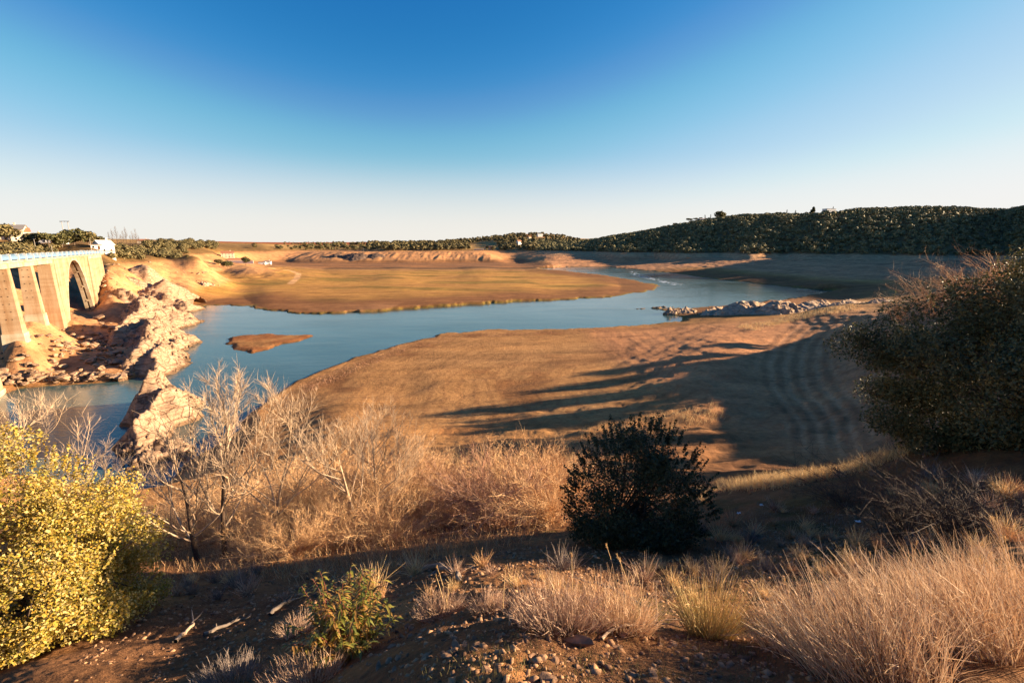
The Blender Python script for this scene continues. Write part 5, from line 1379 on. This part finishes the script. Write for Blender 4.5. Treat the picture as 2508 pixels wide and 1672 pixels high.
M_DEADD = simple("grey_dead_wood", (.20, .155, .12), (.10, .075, .055), 12, .9, .5, .01)
branch(1380, 1478, 1600, 1455, .009, "pale crooked branch lying below the golden tuft and broom", M_DEAD, 1)
branch(1500, 1440, 1610, 1447, .006, "thin arched twig just above the pale crooked branch", M_DEAD, 2, 1, .05)
branch(620, 1412, 682, 1375, .035, "pale broken log in the shade left of the green shrub", M_DEADD, 3, 1)
branch(470, 1462, 575, 1415, .03, "long forked grey branch on the shaded shale slope", M_DEADD, 4)
branch(985, 1305, 1110, 1330, .06, "dark fallen log behind the pinkish tufts", M_DEADD, 5, 2)
branch(395, 1478, 440, 1440, .03, "short bleached branch stub near the yellow-green oak", M_DEAD, 6, 2)
branch(1490, 1400, 1340, 1330, .02, "grey stick lying at the foot of the dark oak", M_DEADD, 7, 1)
def scrap(dx, dy, s, label, seed):
    rr = np.random.default_rng(seed); q = hit(dx, dy); g = 5; V = []
    for i in range(g):
        for j in range(g): V.append(((i / 4 - .5) * s + rr.normal() * .01, (j / 4 - .5) * s * .7 + rr.normal() * .01, abs(rr.normal()) * s * .25))
    F = [(i * g + j, (i + 1) * g + j, (i + 1) * g + j + 1, i * g + j + 1) for i in range(4) for j in range(4)]
    me = mesh("paper_scrap", V, F, M_WALLW); o = obj("paper_scrap", me, loc=(q[0], q[1], q[2] + .02), label=label, cat="litter")
    so = o.modifiers.new("thickness", 'SOLIDIFY'); so.thickness = .004
scrap(1970, 1200, .09, "white litter scrap on the shaded bank, largest and furthest right", 1)
scrap(1749, 1162, .08, "white litter scrap in the shade below the golden grass crest", 2)
scrap(1696, 1180, .07, "bluish white litter scrap nearest the dark oak", 3)

# ------------------------------------------------------------------ grass nobody could count
def scatter(name, label, pts, L, w, mat, seed, lean=(0, 0), bend=.2, seg=3, per=6, cl=.15):
    rr = np.random.default_rng(seed); P = np.repeat(np.array(pts), per, 0); n = len(P); P = P + rr.normal(size=(n, 3)) * (cl, cl, 0)
    P[:, 2] = ground_h(P[:, 0], P[:, 1]) - .02
    D = rr.normal(size=(n, 3)) * .28 + (lean[0], lean[1], 1); D /= np.linalg.norm(D, axis=1, keepdims=True)
    V, F = ribbons(P, D, L * rr.uniform(.4, 1.1, n), w, bend, rr, seg)
    return obj(name, mesh(name, V, F, mat), label=label, cat="grass", kind='stuff')
def region(n, poly, seed, dens=None, t0=1.2):
    """random ground points seen inside an outline of the photograph"""
    r2 = np.random.default_rng(seed); out = []; P = np.array(poly, float); (x0, y0), (x1, y1) = P.min(0), P.max(0); k = 0
    while len(out) < n and k < n * 12:
        k += 1; a, b = r2.uniform(x0, x1), r2.uniform(y0, y1)
        if psd(np.array([a]), np.array([b]), poly)[0] < 0: continue
        q = hit(a, b, t0)
        if q and q[2] > .15: out.append(q)
    return out
scatter("dry_grass", "golden dry grass along the crest of the reddish bank", region(420, [(1640, 1128), (1650, 1108), (1800, 1085), (1980, 1065), (2060, 1040), (2060, 1052), (1990, 1080), (1800, 1118)], 1), .42, .010, M_STRAW, 1, (-.2, 0), per=22, cl=.22)
scatter("dry_grass", "scattered golden reeds between the thicket and the shaded slope", region(330, [(1020, 1040), (1300, 1000), (1480, 960), (1640, 930), (1660, 960), (1400, 1040), (1250, 1080), (1040, 1080)], 2), .95, .022, M_STRAW, 2, (0, 0), per=10, cl=.35)
scatter("dry_grass", "golden grass strip in front of the jagged rocks on the right", region(260, [(1690, 752), (1780, 735), (1900, 706), (1960, 700), (1970, 712), (1860, 730), (1740, 760)], 3), 1.1, .06, M_STRAW, 3, per=14, cl=1.0)
scatter("dry_grass", "short dry grass among the stones of the near slope", region(200, [(880, 1566), (1150, 1440), (1700, 1440), (1800, 1566)], 4, t0=1.0),   .06, .003, M_GREEN, 4, per=7, cl=.03)
scatter("dry_grass", "low dry weeds on the shaded bank below the big oak", region(420, [(1560, 1340), (1680, 1180), (2000, 1110), (2352, 1080), (2352, 1240), (1900, 1330)], 5), .16, .007, M_GREY, 5, per=8, cl=.2)
scatter("dry_grass", "dry stalks and weeds under the bare trees", region(500, [(380, 1320), (400, 1230), (800, 1220), (1280, 1200), (1200, 1250), (760, 1330)], 6), .35, .010, M_TWIG, 6, per=8, cl=.4)
scatter("dry_grass", "low brown weeds along the near edge of the river", region(700, [(690, 882), (900, 800), (1000, 774), (1100, 762), (1400, 756), (1400, 764), (1100, 775), (1000, 790), (900, 820), (700, 905)], 7), .35, .04, M_REDTWIG, 7, per=10, cl=.8)

# small dry weeds dotted over the shaded bank and the near slope
WEED = []
for s_ in range(4):
    rr = np.random.default_rng(400 + s_); n = 150; a = rr.uniform(0, 2 * PI, n)
    D = np.stack([np.cos(a) * .7, np.sin(a) * .7, np.ones(n)], 1) + rr.normal(size=(n, 3)) * .25; D /= np.linalg.norm(D, axis=1, keepdims=True)
    WEED.append(mesh("dry_weed", *ribbons(rr.normal(size=(n, 3)) * (.03, .03, 0), D, rr.uniform(.12, .32, n), .006, .25, rr, 3), [M_STRAW, M_TWIG, M_GREY, M_PINK][s_]))
rw = random.Random(9); k = 0
while k < 150:
    dx, dy = rw.uniform(380, 2352), rw.uniform(1090, 1420)
    if dx < 1560 and dy < 1300 or (dx < 1900 and dy > 1380) : continue
    q = hit(dx, dy)
    if q is None or q[1] > 22: continue
    s_ = rw.uniform(.6, 1.4) * (.6 if q[1] < 5 else 1.0)
    obj("dry_weed", rw.choice(WEED), loc=q, rot=(0, 0, rw.uniform(0, 6)), sc=(s_,) * 3, label="small dry weed clump on the bare earth of the near slope", cat="weed", group="weeds dotted over the near slope"); k += 1
